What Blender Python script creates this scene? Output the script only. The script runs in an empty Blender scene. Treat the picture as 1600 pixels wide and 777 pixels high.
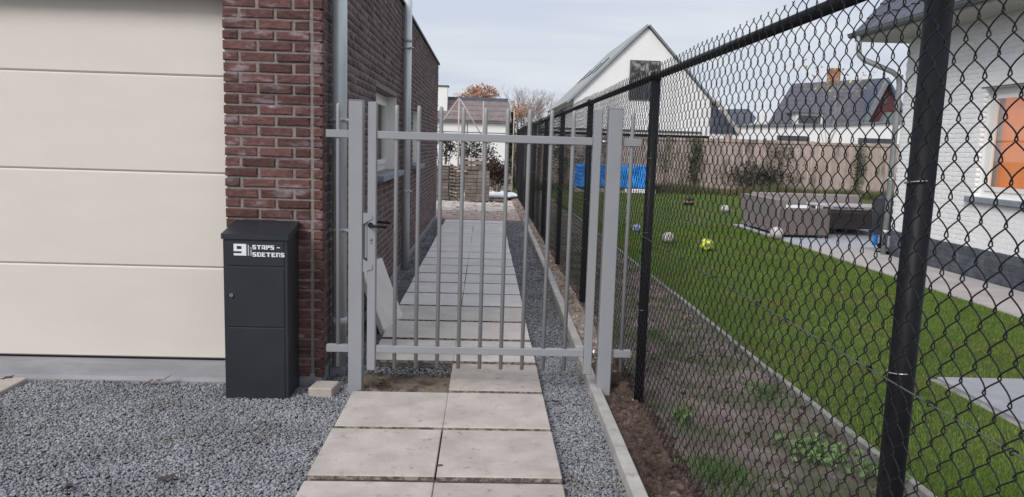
import bpy, bmesh, math, random
import numpy as np
from mathutils import Vector, Matrix, noise as mnoise
random.seed(7); rng = np.random.default_rng(11)
D = bpy.data; scene = bpy.context.scene; COL = scene.collection
R_ = math.radians

# ------------------------------------------------------------------ camera
cam_d = D.cameras.new('camera'); cam = D.objects.new('camera', cam_d); COL.objects.link(cam); scene.camera = cam
right = Vector((0.99896172, -0.03383825, 0.03050344))
down = Vector((0.02570617, -0.13411502, -0.9906323))
fwd = Vector((0.03761224, 0.99038787, -0.13310592))
m = Matrix.Identity(4)
for i in range(3):
    m[i][0] = right[i]; m[i][1] = -down[i]; m[i][2] = -fwd[i]
m[0][3] = 0; m[1][3] = 0; m[2][3] = 1.57
cam.matrix_world = m
cam_d.sensor_width = 36; cam_d.lens = 27.0; cam_d.clip_start = 0.05; cam_d.clip_end = 2000
scene.render.resolution_x = 1024; scene.render.resolution_y = 497
def pix(x, y, z):          # photograph pixel of world points (numpy), used only to decide where detail is worth building
    dx, dy, dz = x, y, z - 1.57
    cx = dx*right[0] + dy*right[1] + dz*right[2]; cy = dx*down[0] + dy*down[1] + dz*down[2]; cz = dx*fwd[0] + dy*fwd[1] + dz*fwd[2]
    cz = np.maximum(cz, 1e-3)
    return 800 + 1200*cx/cz, 388.5 + 1200*cy/cz

# ------------------------------------------------------------------ world + sun
SUN_EL, SUN_AZ = R_(38), R_(215)           # soft light from behind the camera, to its left
w = D.worlds.new('World'); scene.world = w; w.use_nodes = True
nt = w.node_tree; N = nt.nodes; L = nt.links; N.clear()
out = N.new('ShaderNodeOutputWorld'); bg = N.new('ShaderNodeBackground'); bg.inputs[1].default_value = 0.1
sky = N.new('ShaderNodeTexSky'); sky.sky_type = 'NISHITA'; sky.sun_disc = False
sky.sun_elevation = SUN_EL; sky.sun_rotation = SUN_AZ; sky.air_density = 1.0; sky.dust_density = 2.0
tc = N.new('ShaderNodeTexCoord'); sep = N.new('ShaderNodeSeparateXYZ'); L.new(tc.outputs['Generated'], sep.inputs[0])
def wm(op, a, b=None, clamp=False):
    n = N.new('ShaderNodeMath'); n.operation = op; n.use_clamp = clamp
    for k, v in enumerate((a, b)):
        if v is None: continue
        if isinstance(v, (int, float)): n.inputs[k].default_value = v
        else: L.new(v, n.inputs[k])
    return n.outputs[0]
zc = wm('MAXIMUM', sep.outputs[2], 0.0); den = wm('ADD', zc, 0.12)
ux = wm('DIVIDE', sep.outputs[0], den); uy = wm('DIVIDE', sep.outputs[1], den)
comb = N.new('ShaderNodeCombineXYZ'); L.new(wm('MULTIPLY', ux, 0.55), comb.inputs[0]); L.new(wm('MULTIPLY', uy, 1.5), comb.inputs[1])
n1 = N.new('ShaderNodeTexNoise'); n1.inputs['Scale'].default_value = 1.1; n1.inputs['Detail'].default_value = 6; n1.inputs['Roughness'].default_value = 0.52; n1.inputs['Distortion'].default_value = 0.5
L.new(comb.outputs[0], n1.inputs['Vector'])
cr = N.new('ShaderNodeValToRGB'); L.new(n1.outputs[0], cr.inputs[0])
cr.color_ramp.elements[0].position = 0.34; cr.color_ramp.elements[0].color = (0.575, 0.625, 0.730, 1)
cr.color_ramp.elements[1].position = 0.66; cr.color_ramp.elements[1].color = (0.705, 0.735, 0.790, 1)
# overcast dome: about half as bright again overhead as at the horizon
zr = N.new('ShaderNodeMapRange'); L.new(zc, zr.inputs[0]); zr.inputs[1].default_value = 0.12; zr.inputs[2].default_value = 1.0; zr.inputs[3].default_value = 10.0; zr.inputs[4].default_value = 13.5
vm = N.new('ShaderNodeVectorMath'); vm.operation = 'SCALE'; L.new(cr.outputs[0], vm.inputs[0]); L.new(zr.outputs[0], vm.inputs['Scale'])
mx = N.new('ShaderNodeMix'); mx.data_type = 'RGBA'; mx.inputs[0].default_value = 0.93
L.new(sky.outputs[0], mx.inputs[6]); L.new(vm.outputs[0], mx.inputs[7]); L.new(mx.outputs[2], bg.inputs[0]); L.new(bg.outputs[0], out.inputs[0])
sd = D.lights.new('sun', 'SUN'); sun = D.objects.new('sun', sd); COL.objects.link(sun)
sd.energy = 2.3; sd.angle = R_(25); sd.color = (1.0, 0.96, 0.91)
sdir = Vector((math.sin(SUN_AZ)*math.cos(SUN_EL), math.cos(SUN_AZ)*math.cos(SUN_EL), math.sin(SUN_EL)))
sun.rotation_euler = sdir.to_track_quat('Z', 'Y').to_euler()
vs = scene.view_settings; vs.view_transform = 'Standard'; vs.look = 'None'; vs.exposure = 0.12; vs.gamma = 1.0; vs.use_curve_mapping = False

# ------------------------------------------------------------------ materials
def mat(name, c1, c2=None, scale=6, detail=5, rough=0.85, bump=0.0, bscale=None, metal=0.0, rnd=0.0, stretch=(1, 1, 1),
        c3=None, s3=2.0, t3=(0.55, 0.7), spec=0.35, lo=0.35, hi=0.65, isl=True, emit=None, coat=0.0):
    m = D.materials.new(name); m.use_nodes = True; n = m.node_tree.nodes; l = m.node_tree.links
    b = n['Principled BSDF']; b.inputs['Roughness'].default_value = rough; b.inputs['Metallic'].default_value = metal
    b.inputs['Specular IOR Level'].default_value = spec
    if coat: b.inputs['Coat Weight'].default_value = coat
    tc = n.new('ShaderNodeTexCoord'); mp = n.new('ShaderNodeMapping'); mp.inputs['Scale'].default_value = stretch
    geo = n.new('ShaderNodeNewGeometry')
    l.new(geo.outputs['Position'], mp.inputs[0])
    nz = n.new('ShaderNodeTexNoise'); nz.inputs['Scale'].default_value = scale; nz.inputs['Detail'].default_value = detail; nz.inputs['Roughness'].default_value = .62
    l.new(mp.outputs[0], nz.inputs['Vector'])
    c2 = c2 or c1
    r = n.new('ShaderNodeValToRGB'); r.color_ramp.elements[0].position = lo; r.color_ramp.elements[1].position = hi
    r.color_ramp.elements[0].color = (*c1, 1); r.color_ramp.elements[1].color = (*c2, 1); l.new(nz.outputs[0], r.inputs[0])
    col = r.outputs[0]
    if c3:
        n3 = n.new('ShaderNodeTexNoise'); n3.inputs['Scale'].default_value = s3; n3.inputs['Detail'].default_value = 6; n3.inputs['Roughness'].default_value = 0.6
        l.new(mp.outputs[0], n3.inputs['Vector'])
        mr = n.new('ShaderNodeMapRange'); l.new(n3.outputs[0], mr.inputs[0]); mr.inputs[1].default_value = t3[0]; mr.inputs[2].default_value = t3[1]
        x = n.new('ShaderNodeMix'); x.data_type = 'RGBA'; l.new(mr.outputs[0], x.inputs[0]); l.new(col, x.inputs[6]); x.inputs[7].default_value = (*c3, 1); col = x.outputs[2]
    if rnd:
        oi = n.new('ShaderNodeObjectInfo'); a = n.new('ShaderNodeMath'); a.operation = 'ADD'; l.new(oi.outputs['Random'], a.inputs[0])
        if isl: l.new(geo.outputs['Random Per Island'], a.inputs[1])
        else: a.inputs[1].default_value = 0
        f = n.new('ShaderNodeMath'); f.operation = 'FRACT'; l.new(a.outputs[0], f.inputs[0])
        mr2 = n.new('ShaderNodeMapRange'); l.new(f.outputs[0], mr2.inputs[0]); mr2.inputs[3].default_value = 1 - rnd; mr2.inputs[4].default_value = 1 + rnd
        v = n.new('ShaderNodeVectorMath'); v.operation = 'SCALE'; l.new(col, v.inputs[0]); l.new(mr2.outputs[0], v.inputs['Scale']); col = v.outputs[0]
    l.new(col, b.inputs['Base Color'])
    if bump:
        nb = n.new('ShaderNodeTexNoise'); nb.inputs['Scale'].default_value = bscale or scale*6; nb.inputs['Detail'].default_value = 6; nb.inputs['Roughness'].default_value = 0.65
        l.new(mp.outputs[0], nb.inputs['Vector'])
        bp = n.new('ShaderNodeBump'); bp.inputs['Strength'].default_value = bump; bp.inputs['Distance'].default_value = 0.025 if 'soil' in name else 0.01
        l.new(nb.outputs[0], bp.inputs['Height']); l.new(bp.outputs[0], b.inputs['Normal'])
    if emit:
        b.inputs['Emission Color'].default_value = (*emit[0], 1); b.inputs['Emission Strength'].default_value = emit[1]
    return m
M = {}
M['door'] = mat('cream_sheet_steel', (.625, .578, .520), (.642, .598, .540), scale=2.5, rough=.5, bump=.10, bscale=70, stretch=(1, 1, 3))
M['brick'] = mat('red_brown_brick', (.092, .042, .039), (.158, .080, .071), scale=22, rough=.92, bump=1.0, bscale=55, rnd=.30, c3=(.34, .285, .32), s3=4.2, t3=(.55, .72), stretch=(1, 1, 2.6))
M['brick_side'] = mat('brick_sky_sheen', (.098, .062, .066), (.17, .120, .124), scale=18, rough=.93, bump=.9, bscale=60, rnd=.30, c3=(.27, .22, .24), s3=5, t3=(.66, .84))  # same brick as the front, with grazing sky reflection put into its colour
M['mortar'] = mat('grey_brown_mortar', (.20, .170, .155), (.275, .24, .222), scale=40, rough=.95, bump=.7, bscale=120)
M['concrete'] = mat('grey_concrete', (.235, .235, .245), (.30, .30, .315), scale=5, rough=.9, bump=.3, bscale=80, c3=(.17, .155, .15), s3=7, t3=(.6, .8), stretch=(.5, 1, 2))
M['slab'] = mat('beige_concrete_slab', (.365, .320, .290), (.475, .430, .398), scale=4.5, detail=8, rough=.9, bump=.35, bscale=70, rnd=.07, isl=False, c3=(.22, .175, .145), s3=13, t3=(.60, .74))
M['slabedge'] = mat('soiled_slab_edge', (.10, .085, .075), (.33, .285, .255), scale=34, detail=8, rough=1, lo=.42, hi=.6)  # side faces and far chamfers coloured darker, so the joints read as lines
M['slabmid'] = mat('beige_slab_shade_offset', (.48, .435, .40), (.58, .54, .50), scale=4.5, detail=8, rough=.9, bump=.3, bscale=70, rnd=.06, isl=False, c3=(.32, .27, .24), s3=9, t3=(.6, .76))  # slab colour lightened to offset the shade of the brick wall
M['slabfar'] = mat('newer_grey_slab_shade_offset', (.58, .56, .54), (.67, .65, .63), scale=4.5, detail=8, rough=.9, bump=.3, bscale=70, rnd=.05, isl=False, c3=(.46, .43, .40), s3=7, t3=(.6, .8), spec=.2)  # newer, paler slabs, their colour lightened further to offset the wall's shade
M['kerb'] = mat('pale_concrete_kerb', (.34, .32, .305), (.44, .42, .40), scale=8, rough=.92, bump=.4, bscale=90, rnd=.06, isl=False, c3=(.2, .16, .13), s3=9, t3=(.6, .8))
M['kerbold'] = mat('weathered_concrete_kerb', (.17, .165, .15), (.30, .29, .27), scale=10, rough=.95, bump=.5, bscale=80, c3=(.09, .10, .06), s3=6, t3=(.55, .7))
M['patiostone'] = mat('grey_patio_stone', (.25, .26, .285), (.31, .32, .345), scale=3, rough=.85, bump=.15)
M['pave'] = mat('grey_blue_terrace_stone', (.33, .345, .385), (.40, .41, .45), scale=2.5, rough=.8, bump=.1, rnd=.04, isl=False)
M['pave2'] = mat('pinkish_concrete_pavement', (.36, .33, .32), (.43, .40, .39), scale=2.5, rough=.9, bump=.2, rnd=.04, isl=False)
M['gravel'] = mat('crushed_blue_grey_gravel', (.20, .208, .222), (.275, .283, .30), scale=2, rough=.9, rnd=.32, c3=(.17, .155, .14), s3=1.6, t3=(.56, .72))
M['gravelbase'] = mat('gravel_bed', (.11, .113, .12), (.21, .215, .225), scale=90, detail=3, rough=.95, bump=1.0, bscale=90)
M['soil'] = mat('soil', (.125, .098, .084), (.27, .22, .195), scale=4, rough=1, bump=1.0, bscale=60, c3=(.090, .100, .048), s3=2.2, t3=(.47, .62))
M['brownsoil'] = mat('dug_brown_soil', (.050, .031, .026), (.125, .082, .066), scale=22, rough=1, bump=1.0, bscale=60, c3=(.27, .165, .11), s3=2.4, t3=(.60, .68))
M['clod'] = mat('soil_clods', (.048, .030, .024), (.135, .092, .074), scale=4, rough=1, rnd=.5, bump=.6, bscale=80)
M['sandysoil'] = mat('sandy_dug_soil', (.19, .145, .12), (.36, .29, .25), scale=6, rough=1, bump=1.0, bscale=50, c3=(.12, .08, .06), s3=2.5, t3=(.55, .68))
M['sandclod'] = mat('sandy_clods', (.22, .17, .14), (.40, .33, .29), scale=4, rough=1, rnd=.4, bump=.6, bscale=80)
M['sand'] = mat('pale_building_sand', (.50, .43, .38), (.62, .56, .51), scale=2.2, rough=1, bump=.6, bscale=9, c3=(.27, .21, .18), s3=1.3, t3=(.56, .70), stretch=(1, .6, 1))
M['pinksand'] = mat('reddish_sand', (.36, .26, .225), (.46, .36, .32), scale=3, rough=1, bump=.8, bscale=40)
M['holesand'] = mat('damp_sand', (.15, .115, .088), (.235, .19, .15), scale=9, rough=1, bump=.8, bscale=60, c3=(.085, .062, .048), s3=6, t3=(.5, .62))
M['lawn'] = mat('lawn_soil_and_thatch', (.045, .062, .016), (.080, .100, .028), scale=1.2, rough=1, bump=.6, bscale=70, c3=(.085, .085, .03), s3=.8, t3=(.56, .75))
M['grass'] = mat('grass_blades', (.086, .155, .022), (.142, .212, .040), scale=1.1, rough=.7, rnd=.38, c3=(.175, .175, .05), s3=.9, t3=(.53, .70), spec=.2)
M['ground'] = mat('bare_ground', (.13, .12, .09), (.2, .18, .14), scale=.3, rough=1, bump=.4, bscale=6)
M['gate'] = mat('grey_powder_coat', (.255, .262, .276), (.28, .286, .30), scale=3, rough=.42, spec=.5, bump=.03, bscale=200)
M['zinc'] = mat('galvanised_zinc', (.50, .53, .545), (.60, .635, .65), scale=5, rough=.42, metal=.35, bump=.05, bscale=40, stretch=(1, 1, .3))
M['zinc2'] = mat('dull_grey_zinc', (.30, .325, .335), (.38, .405, .41), scale=5, rough=.5, metal=.35)
M['steel'] = mat('bright_steel', (.55, .55, .56), (.65, .65, .66), rough=.3, metal=1)
M['black'] = mat('black_powder_coat', (.006, .0065, .009), (.009, .0095, .012), scale=5, rough=.5, spec=.22)
M['wire'] = mat('black_plastic_coated_wire', (.007, .0075, .010), (.011, .012, .015), scale=5, rough=.5, spec=.25)
M['tension'] = mat('green_grey_wire', (.045, .055, .05), (.07, .08, .075), scale=5, rough=.45)
M['anth'] = mat('anthracite_steel', (.018, .021, .027), (.024, .027, .033), scale=4, rough=.42, spec=.45, bump=.04, bscale=300)
M['white_print'] = mat('white_lettering', (.72, .73, .76), rough=.6)
M['grey_print'] = mat('pale_grey_lettering', (.42, .43, .46), rough=.6)
M['pvc'] = mat('white_window_frame', (.74, .74, .72), (.78, .78, .76), scale=3, rough=.35, spec=.5)
M['bluestone'] = mat('blue_grey_sill_stone', (.20, .225, .27), (.27, .295, .34), scale=12, rough=.7, bump=.15)
M['whitebrick'] = mat('white_painted_brick', (.80, .80, .81), (.84, .84, .84), scale=4, rough=.7, rnd=.015, bump=.08, bscale=30)
M['whitemortar'] = mat('white_painted_joint', (.76, .765, .775), (.80, .80, .81), scale=8, rough=.8, bump=.2)
M['plinth'] = mat('dark_plinth_brick', (.055, .063, .080), (.10, .11, .13), scale=6, rough=.7, rnd=.14, bump=.3, bscale=40)
M['plaster'] = mat('white_render', (.76, .76, .76), (.80, .80, .79), scale=1.2, rough=.85, bump=.05)
M['plaster2'] = mat('off_white_render', (.66, .66, .66), (.72, .72, .71), scale=1.2, rough=.85, bump=.05)
M['soffit'] = mat('pale_soffit_board', (.42, .42, .39), (.47, .47, .44), scale=2, rough=.7)
M['gutter'] = mat('grey_zinc_gutter', (.17, .19, .205), (.23, .25, .265), scale=5, rough=.5, metal=.3)
M['tile'] = mat('dark_blue_grey_roof_tile', (.050, .056, .078), (.085, .09, .115), scale=5, rough=.45, rnd=.12, spec=.5, isl=False)
def striped(name, c1, c2, sc, rough=.7, axis=2):
    m = mat(name, c1, c2, scale=3, rough=rough, bump=0); n = m.node_tree.nodes; l = m.node_tree.links
    wv = n.new('ShaderNodeTexWave'); wv.bands_direction = 'Z' if axis == 2 else 'X'; wv.inputs['Scale'].default_value = sc*.62; wv.wave_profile = 'SAW'
    g = n.new('ShaderNodeNewGeometry'); l.new(g.outputs['Position'], wv.inputs['Vector'])
    bp = n.new('ShaderNodeBump'); bp.inputs['Strength'].default_value = 1; bp.inputs['Distance'].default_value = .06
    l.new(wv.outputs['Fac'], bp.inputs['Height']); l.new(bp.outputs[0], n['Principled BSDF'].inputs['Normal'])
    old = n['Principled BSDF'].inputs['Base Color'].links[0].from_socket; mr = n.new('ShaderNodeMapRange'); l.new(wv.outputs['Fac'], mr.inputs[0]); mr.inputs[1].default_value = .0; mr.inputs[2].default_value = .22; mr.inputs[3].default_value = .62; mr.inputs[4].default_value = 1
    v = n.new('ShaderNodeVectorMath'); v.operation = 'SCALE'; l.new(old, v.inputs[0]); l.new(mr.outputs[0], v.inputs['Scale']); l.new(v.outputs[0], n['Principled BSDF'].inputs['Base Color']); return m
M['farroof'] = striped('slate_grey_tiled_roof', (.075, .078, .098), (.11, .112, .135), 1.3)
M['farroof2'] = striped('blue_grey_tiled_roof', (.07, .078, .105), (.10, .11, .14), 1.3)
M['brownroof'] = striped('brown_tiled_roof', (.165, .13, .128), (.22, .18, .175), 1.5)
M['ridgeblue'] = mat('dark_blue_roof_band', (.07, .09, .13), (.10, .12, .16), scale=2, rough=.6)
M['greyroof'] = mat('grey_zinc_roof', (.26, .275, .275), (.31, .325, .325), scale=.6, rough=.6)
M['greytrim'] = mat('grey_verge_trim', (.085, .09, .092), (.12, .125, .125), scale=1, rough=.6)
M['redbrickfar'] = mat('dark_red_gable_brick', (.085, .032, .034), (.12, .05, .05), scale=4, rough=.9)
M['chimbrick'] = mat('orange_brown_chimney_brick', (.23, .115, .07), (.34, .19, .12), scale=5, rough=.9)
M['glassdark'] = mat('dark_window_glass', (.02, .024, .028), (.05, .055, .06), scale=1.2, rough=.06, spec=.8)
M['curtain'] = mat('patterned_grey_curtain', (.05, .05, .052), (.30, .28, .26), scale=1.9, detail=2, rough=.9, lo=.42, hi=.58)
M['wallwood'] = mat('weathered_pinkish_boards', (.33, .255, .225), (.46, .38, .34), scale=2.5, rough=.95, bump=.3, bscale=30, stretch=(2.2, 1, .5), c3=(.12, .10, .075), s3=1.5, t3=(.52, .70), rnd=.08)
M['post_dark'] = mat('dark_timber_post', (.06, .05, .045), (.1, .085, .07), scale=5, rough=.9)
M['leaf'] = mat('dark_ivy_leaves', (.030, .045, .016), (.075, .092, .035), scale=2, rough=.7, rnd=.4)
M['olive'] = mat('olive_rough_grass', (.085, .092, .038), (.15, .145, .07), scale=2, rough=.9, rnd=.35)
M['hedge'] = mat('blackish_green_hedge_leaves', (.022, .026, .014), (.06, .062, .035), scale=3, rough=.7, rnd=.4)
M['rust'] = mat('rust_brown_leaves', (.13, .058, .035), (.22, .11, .065), scale=2, rough=.9, rnd=.4)
M['brownleaf'] = mat('dead_brown_leaves', (.045, .030, .024), (.105, .072, .058), scale=3, rough=.9, rnd=.4)
M['orange'] = mat('orange_autumn_leaves', (.36, .17, .105), (.48, .27, .18), scale=1, rough=.9, rnd=.3)
M['orange2'] = mat('pale_orange_leaves', (.36, .20, .12), (.46, .28, .18), scale=1, rough=.9, rnd=.3)
M['yellowleaf'] = mat('yellow_leaves', (.42, .34, .12), (.5, .42, .2), scale=1, rough=.9, rnd=.2)
M['green'] = mat('fresh_green_weeds', (.045, .10, .022), (.10, .17, .045), scale=5, rough=.7, rnd=.35)
M['weedpale'] = mat('pale_green_weed_leaves', (.09, .15, .05), (.16, .24, .09), scale=9, rough=.7, rnd=.3)
M['bark'] = mat('grey_bark', (.20, .18, .17), (.28, .255, .24), scale=8, rough=.95)
M['twig'] = mat('pale_bare_twigs', (.30, .265, .255), (.38, .34, .33), scale=3, rough=.95)
M['polewood'] = mat('bleached_poles', (.42, .36, .33), (.52, .46, .43), scale=4, rough=.9)
M['paver'] = mat('grey_brown_concrete_paver', (.14, .115, .102), (.215, .185, .165), scale=6, rough=.95, rnd=.22, bump=.3)
M['palewood'] = mat('pale_timber', (.36, .33, .30), (.45, .42, .385), scale=4, rough=.9, bump=.2)
M['bag'] = mat('white_plastic_sheet', (.70, .71, .74), (.78, .79, .81), scale=3, rough=.5)
M['blue'] = mat('bright_blue_plastic_sheet', (.012, .16, .62), (.05, .36, .90), scale=2.5, rough=.45, bump=.3, bscale=6)
M['wicker'] = mat('grey_brown_wicker', (.20, .175, .165), (.28, .25, .24), scale=40, rough=.8, bump=.8, bscale=110)
M['wicker2'] = mat('dark_grey_brown_wicker', (.13, .108, .10), (.185, .16, .15), scale=40, rough=.8, bump=.8, bscale=110)
M['cushion'] = mat('off_white_cushion', (.62, .62, .62), (.7, .7, .7), scale=4, rough=.9)
M['darkfab'] = mat('black_grill_cover', (.025, .03, .034), (.045, .05, .055), scale=6, rough=.65, bump=.4, bscale=20)
M['ballw'] = mat('dirty_white_ball', (.42, .39, .37), (.56, .53, .50), scale=20, rough=.5)
M['ballp'] = mat('dark_ball_patch', (.16, .14, .14), (.22, .2, .2), scale=20, rough=.5)
M['ballg'] = mat('worn_grey_ball_patch', (.27, .25, .245), (.33, .31, .30), scale=20, rough=.5)
M['bally'] = mat('neon_yellow_ball', (.52, .68, .02), (.62, .78, .04), scale=20, rough=.45)
M['bluetoy'] = mat('blue_rubber', (.06, .12, .34), (.12, .2, .45), scale=20, rough=.5)
M['redtoy'] = mat('reddish_plastic', (.20, .09, .075), (.26, .13, .11), scale=20, rough=.5)
M['yellow'] = mat('yellow_thing', (.7, .5, .1), rough=.6, emit=((.95, .6, .12), .35))
M['amber'] = mat('amber_lit_interior', (.40, .16, .05), (.5, .22, .08), scale=3, rough=.8, emit=((.62, .155, .022), .62), stretch=(1, 1, .2))
M['greydrape'] = mat('grey_beige_curtain', (.30, .27, .25), (.36, .33, .31), scale=5, rough=.9, stretch=(1, 8, .3), emit=((.5, .3, .2), .08))
M['lit2'] = mat('warm_lit_blind', (.62, .56, .5), rough=.8, emit=((.9, .72, .55), .25))
M['leafred'] = mat('fallen_leaf_brown', (.13, .05, .035), (.2, .1, .06), scale=30, rough=.8, rnd=.3)
M['darkleaf'] = mat('fallen_leaf_dark', (.035, .022, .025), (.06, .04, .04), scale=30, rough=.7, rnd=.3)
# window glass: mirror-like film over a clear pane
g = D.materials.new('clear_window_glass'); g.use_nodes = True; gn = g.node_tree.nodes; gl = g.node_tree.links; gn.remove(gn['Principled BSDF'])
tr = gn.new('ShaderNodeBsdfTransparent'); gs = gn.new('ShaderNodeBsdfGlossy'); gs.inputs['Roughness'].default_value = .02
fr = gn.new('ShaderNodeFresnel'); fr.inputs[0].default_value = 1.5; mxs = gn.new('ShaderNodeMixShader')
mxs.inputs[0].default_value = .13; gl.new(tr.outputs[0], mxs.inputs[1]); gl.new(gs.outputs[0], mxs.inputs[2]); gl.new(mxs.outputs[0], gn['Material Output'].inputs[0])
M['glass'] = g

# ------------------------------------------------------------------ building helpers
def wloc(o):
    v = Vector((0, 0, 0))
    while o: v += o.location; o = o.parent
    return v
def link(name, me, parent=None, mats=None):
    o = D.objects.new(name, me); COL.objects.link(o)
    if mats is not None:
        for mm in (mats if isinstance(mats, (list, tuple)) else [mats]): me.materials.append(mm)
    if parent: o.parent = parent; o.location = -wloc(parent)
    return o
def thing(name, label, cat, loc=(0, 0, 0), group=None):
    o = D.objects.new(name, None); COL.objects.link(o); o.location = loc; o.empty_display_size = .1
    o['label'] = label; o['category'] = cat
    if group: o['group'] = group
    return o
def tag(o, label, cat, group=None):
    o['label'] = label; o['category'] = cat
    if group: o['group'] = group
    return o
def arr_mesh(name, V, F):
    V = np.asarray(V, np.float32).reshape(-1, 3); F = np.asarray(F, np.int32); k = F.shape[1]
    me = D.meshes.new(name); me.vertices.add(len(V)); me.vertices.foreach_set('co', V.ravel())
    me.loops.add(F.size); me.loops.foreach_set('vertex_index', F.ravel())
    me.polygons.add(len(F)); me.polygons.foreach_set('loop_start', np.arange(0, F.size, k, dtype=np.int32)); me.polygons.foreach_set('loop_total', np.full(len(F), k, np.int32))
    me.update(calc_edges=True); return me
class MB:
    def __init__(s): s.v = []; s.f = []; s.mi = []; s.cur = 0; s.sm = []; s.smooth = False
    def add(s, vs, fs, smooth=None):
        b = len(s.v); s.v += [tuple(p) for p in vs]
        for f in fs: s.f.append([b + i for i in f]); s.mi.append(s.cur); s.sm.append(s.smooth if smooth is None else smooth)
        return s
    def box(s, x0, x1, y0, y1, z0, z1):
        if x0 > x1: x0, x1 = x1, x0
        if y0 > y1: y0, y1 = y1, y0
        if z0 > z1: z0, z1 = z1, z0
        return s.add([(x0, y0, z0), (x1, y0, z0), (x1, y1, z0), (x0, y1, z0), (x0, y0, z1), (x1, y0, z1), (x1, y1, z1), (x0, y1, z1)],
              [(0, 3, 2, 1), (4, 5, 6, 7), (0, 1, 5, 4), (1, 2, 6, 5), (2, 3, 7, 6), (3, 0, 4, 7)])
    def cbox(s, x0, x1, y0, y1, z0, z1, c=.003):
        if x0 > x1: x0, x1 = x1, x0
        if y0 > y1: y0, y1 = y1, y0
        if z0 > z1: z0, z1 = z1, z0
        c = min(c, .45*(x1-x0), .45*(y1-y0), .45*(z1-z0))
        bm = bmesh.new(); r = bmesh.ops.create_cube(bm, size=1)
        for v in bm.verts: v.co = Vector(((x0+x1)/2 + v.co.x*(x1-x0), (y0+y1)/2 + v.co.y*(y1-y0), (z0+z1)/2 + v.co.z*(z1-z0)))
        bmesh.ops.bevel(bm, geom=list(bm.edges), offset=c, segments=1, affect='EDGES')
        bm.verts.index_update(); s.add([v.co[:] for v in bm.verts], [[v.index for v in f.verts] for f in bm.faces]); bm.free(); return s
    def prism(s, prof, axis, a, b):       # prof in the two other axes, extruded along axis from a to b
        n = len(prof)
        def P(u, v, t): return {0: (t, u, v), 1: (u, t, v), 2: (u, v, t)}[axis]
        s.add([P(u, v, a) for u, v in prof] + [P(u, v, b) for u, v in prof],
              [list(range(n))[::-1], [n + i for i in range(n)]] + [(i, (i+1) % n, n + (i+1) % n, n + i) for i in range(n)]); return s
    def tube(s, pts, r, n=10, cap=True, smooth=True):
        pts = [Vector(p) for p in pts]; rs = r if isinstance(r, (list, tuple)) else [r]*len(pts)
        V = []; F = []; up = None
        for i, p in enumerate(pts):
            t = (pts[min(i+1, len(pts)-1)] - pts[max(i-1, 0)]).normalized()
            if up is None: up = Vector((0, 0, 1)) if abs(t.z) < .9 else Vector((1, 0, 0))
            a = t.cross(up).normalized(); b2 = a.cross(t).normalized(); up = b2
            V += [p + (a*math.cos(2*math.pi*k/n) + b2*math.sin(2*math.pi*k/n))*rs[i] for k in range(n)]
        for i in range(len(pts)-1):
            for k in range(n): F.append((i*n+k, i*n+(k+1) % n, (i+1)*n+(k+1) % n, (i+1)*n+k))
        s.add(V, F, smooth)
        if cap:
            b = len(s.v) - len(V)
            s.f.append([b + k for k in range(n)][::-1]); s.f.append([b + (len(pts)-1)*n + k for k in range(n)])
            s.mi += [s.cur]*2; s.sm += [False]*2
        return s
    def build(s, name, mats, parent=None):
        me = D.meshes.new(name); me.from_pydata(s.v, [], s.f); me.polygons.foreach_set('material_index', s.mi); me.polygons.foreach_set('use_smooth', s.sm)
        bm = bmesh.new(); bm.from_mesh(me); bmesh.ops.recalc_face_normals(bm, faces=bm.faces); bm.to_mesh(me); bm.free()
        me.update(); return link(name, me, parent, mats)
def struct(o): o['kind'] = 'structure'; return o
def stuff(o, label=None, cat=None):
    o['kind'] = 'stuff'
    if label: o['label'] = label
    if cat: o['category'] = cat
    return o
def rot_mats(n, tilt=None):
    q = rng.normal(size=(n, 4)); q /= np.linalg.norm(q, axis=1)[:, None]; a, b, c, d = q.T
    return np.stack([1-2*(c*c+d*d), 2*(b*c-a*d), 2*(b*d+a*c), 2*(b*c+a*d), 1-2*(b*b+d*d), 2*(c*d-a*b), 2*(b*d-a*c), 2*(c*d+a*b), 1-2*(b*b+c*c)], 1).reshape(n, 3, 3)
CV = np.array([(-1, -1, -1), (1, -1, -1), (1, 1, -1), (-1, 1, -1), (-1, -1, 1), (1, -1, 1), (1, 1, 1), (-1, 1, 1)], float)*.5
CF = np.array([(0, 3, 2, 1), (4, 5, 6, 7), (0, 1, 5, 4), (1, 2, 6, 5), (2, 3, 7, 6), (3, 0, 4, 7)])
def stones(P, size, flat=.75):            # P (n,3), size (n,)
    n = len(P); V = CV[None]*(1 + rng.uniform(-.28, .28, (n, 8, 3)))
    V = V*rng.uniform(.40, 1.25, (n, 1, 3)); V = np.einsum('nij,nkj->nki', rot_mats(n), V)
    V[:, :, 2] *= flat; V = V*size[:, None, None] + P[:, None]
    F = CF[None] + (np.arange(n)*8)[:, None, None]
    return V.reshape(-1, 3), F.reshape(-1, 4)
def leaves(P, size, up=.0):               # small bent rhombic leaves
    n = len(P); B = np.array([(-.5, 0, 0), (0, -.3, .08), (.5, 0, 0), (0, .3, .08)])
    V = np.einsum('nij,kj->nki', rot_mats(n), B)*size[:, None, None] + P[:, None]
    F = np.array([[0, 1, 2, 3]])[None] + (np.arange(n)*4)[:, None, None]
    return V.reshape(-1, 3), F.reshape(-1, 4)
def blades(P, h, wd, lean=.5):
    n = len(P); a = rng.uniform(0, 2*np.pi, n); d = np.stack([np.cos(a), np.sin(a), 0*a], 1)*wd[:, None]
    b = rng.uniform(0, 2*np.pi, n); tip = np.stack([np.cos(b)*h*lean*rng.random(n), np.sin(b)*h*lean*rng.random(n), h], 1)
    V = np.stack([P - d, P + d, P + tip], 1); F = np.arange(n*3).reshape(n, 3); return V.reshape(-1, 3), F
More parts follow.
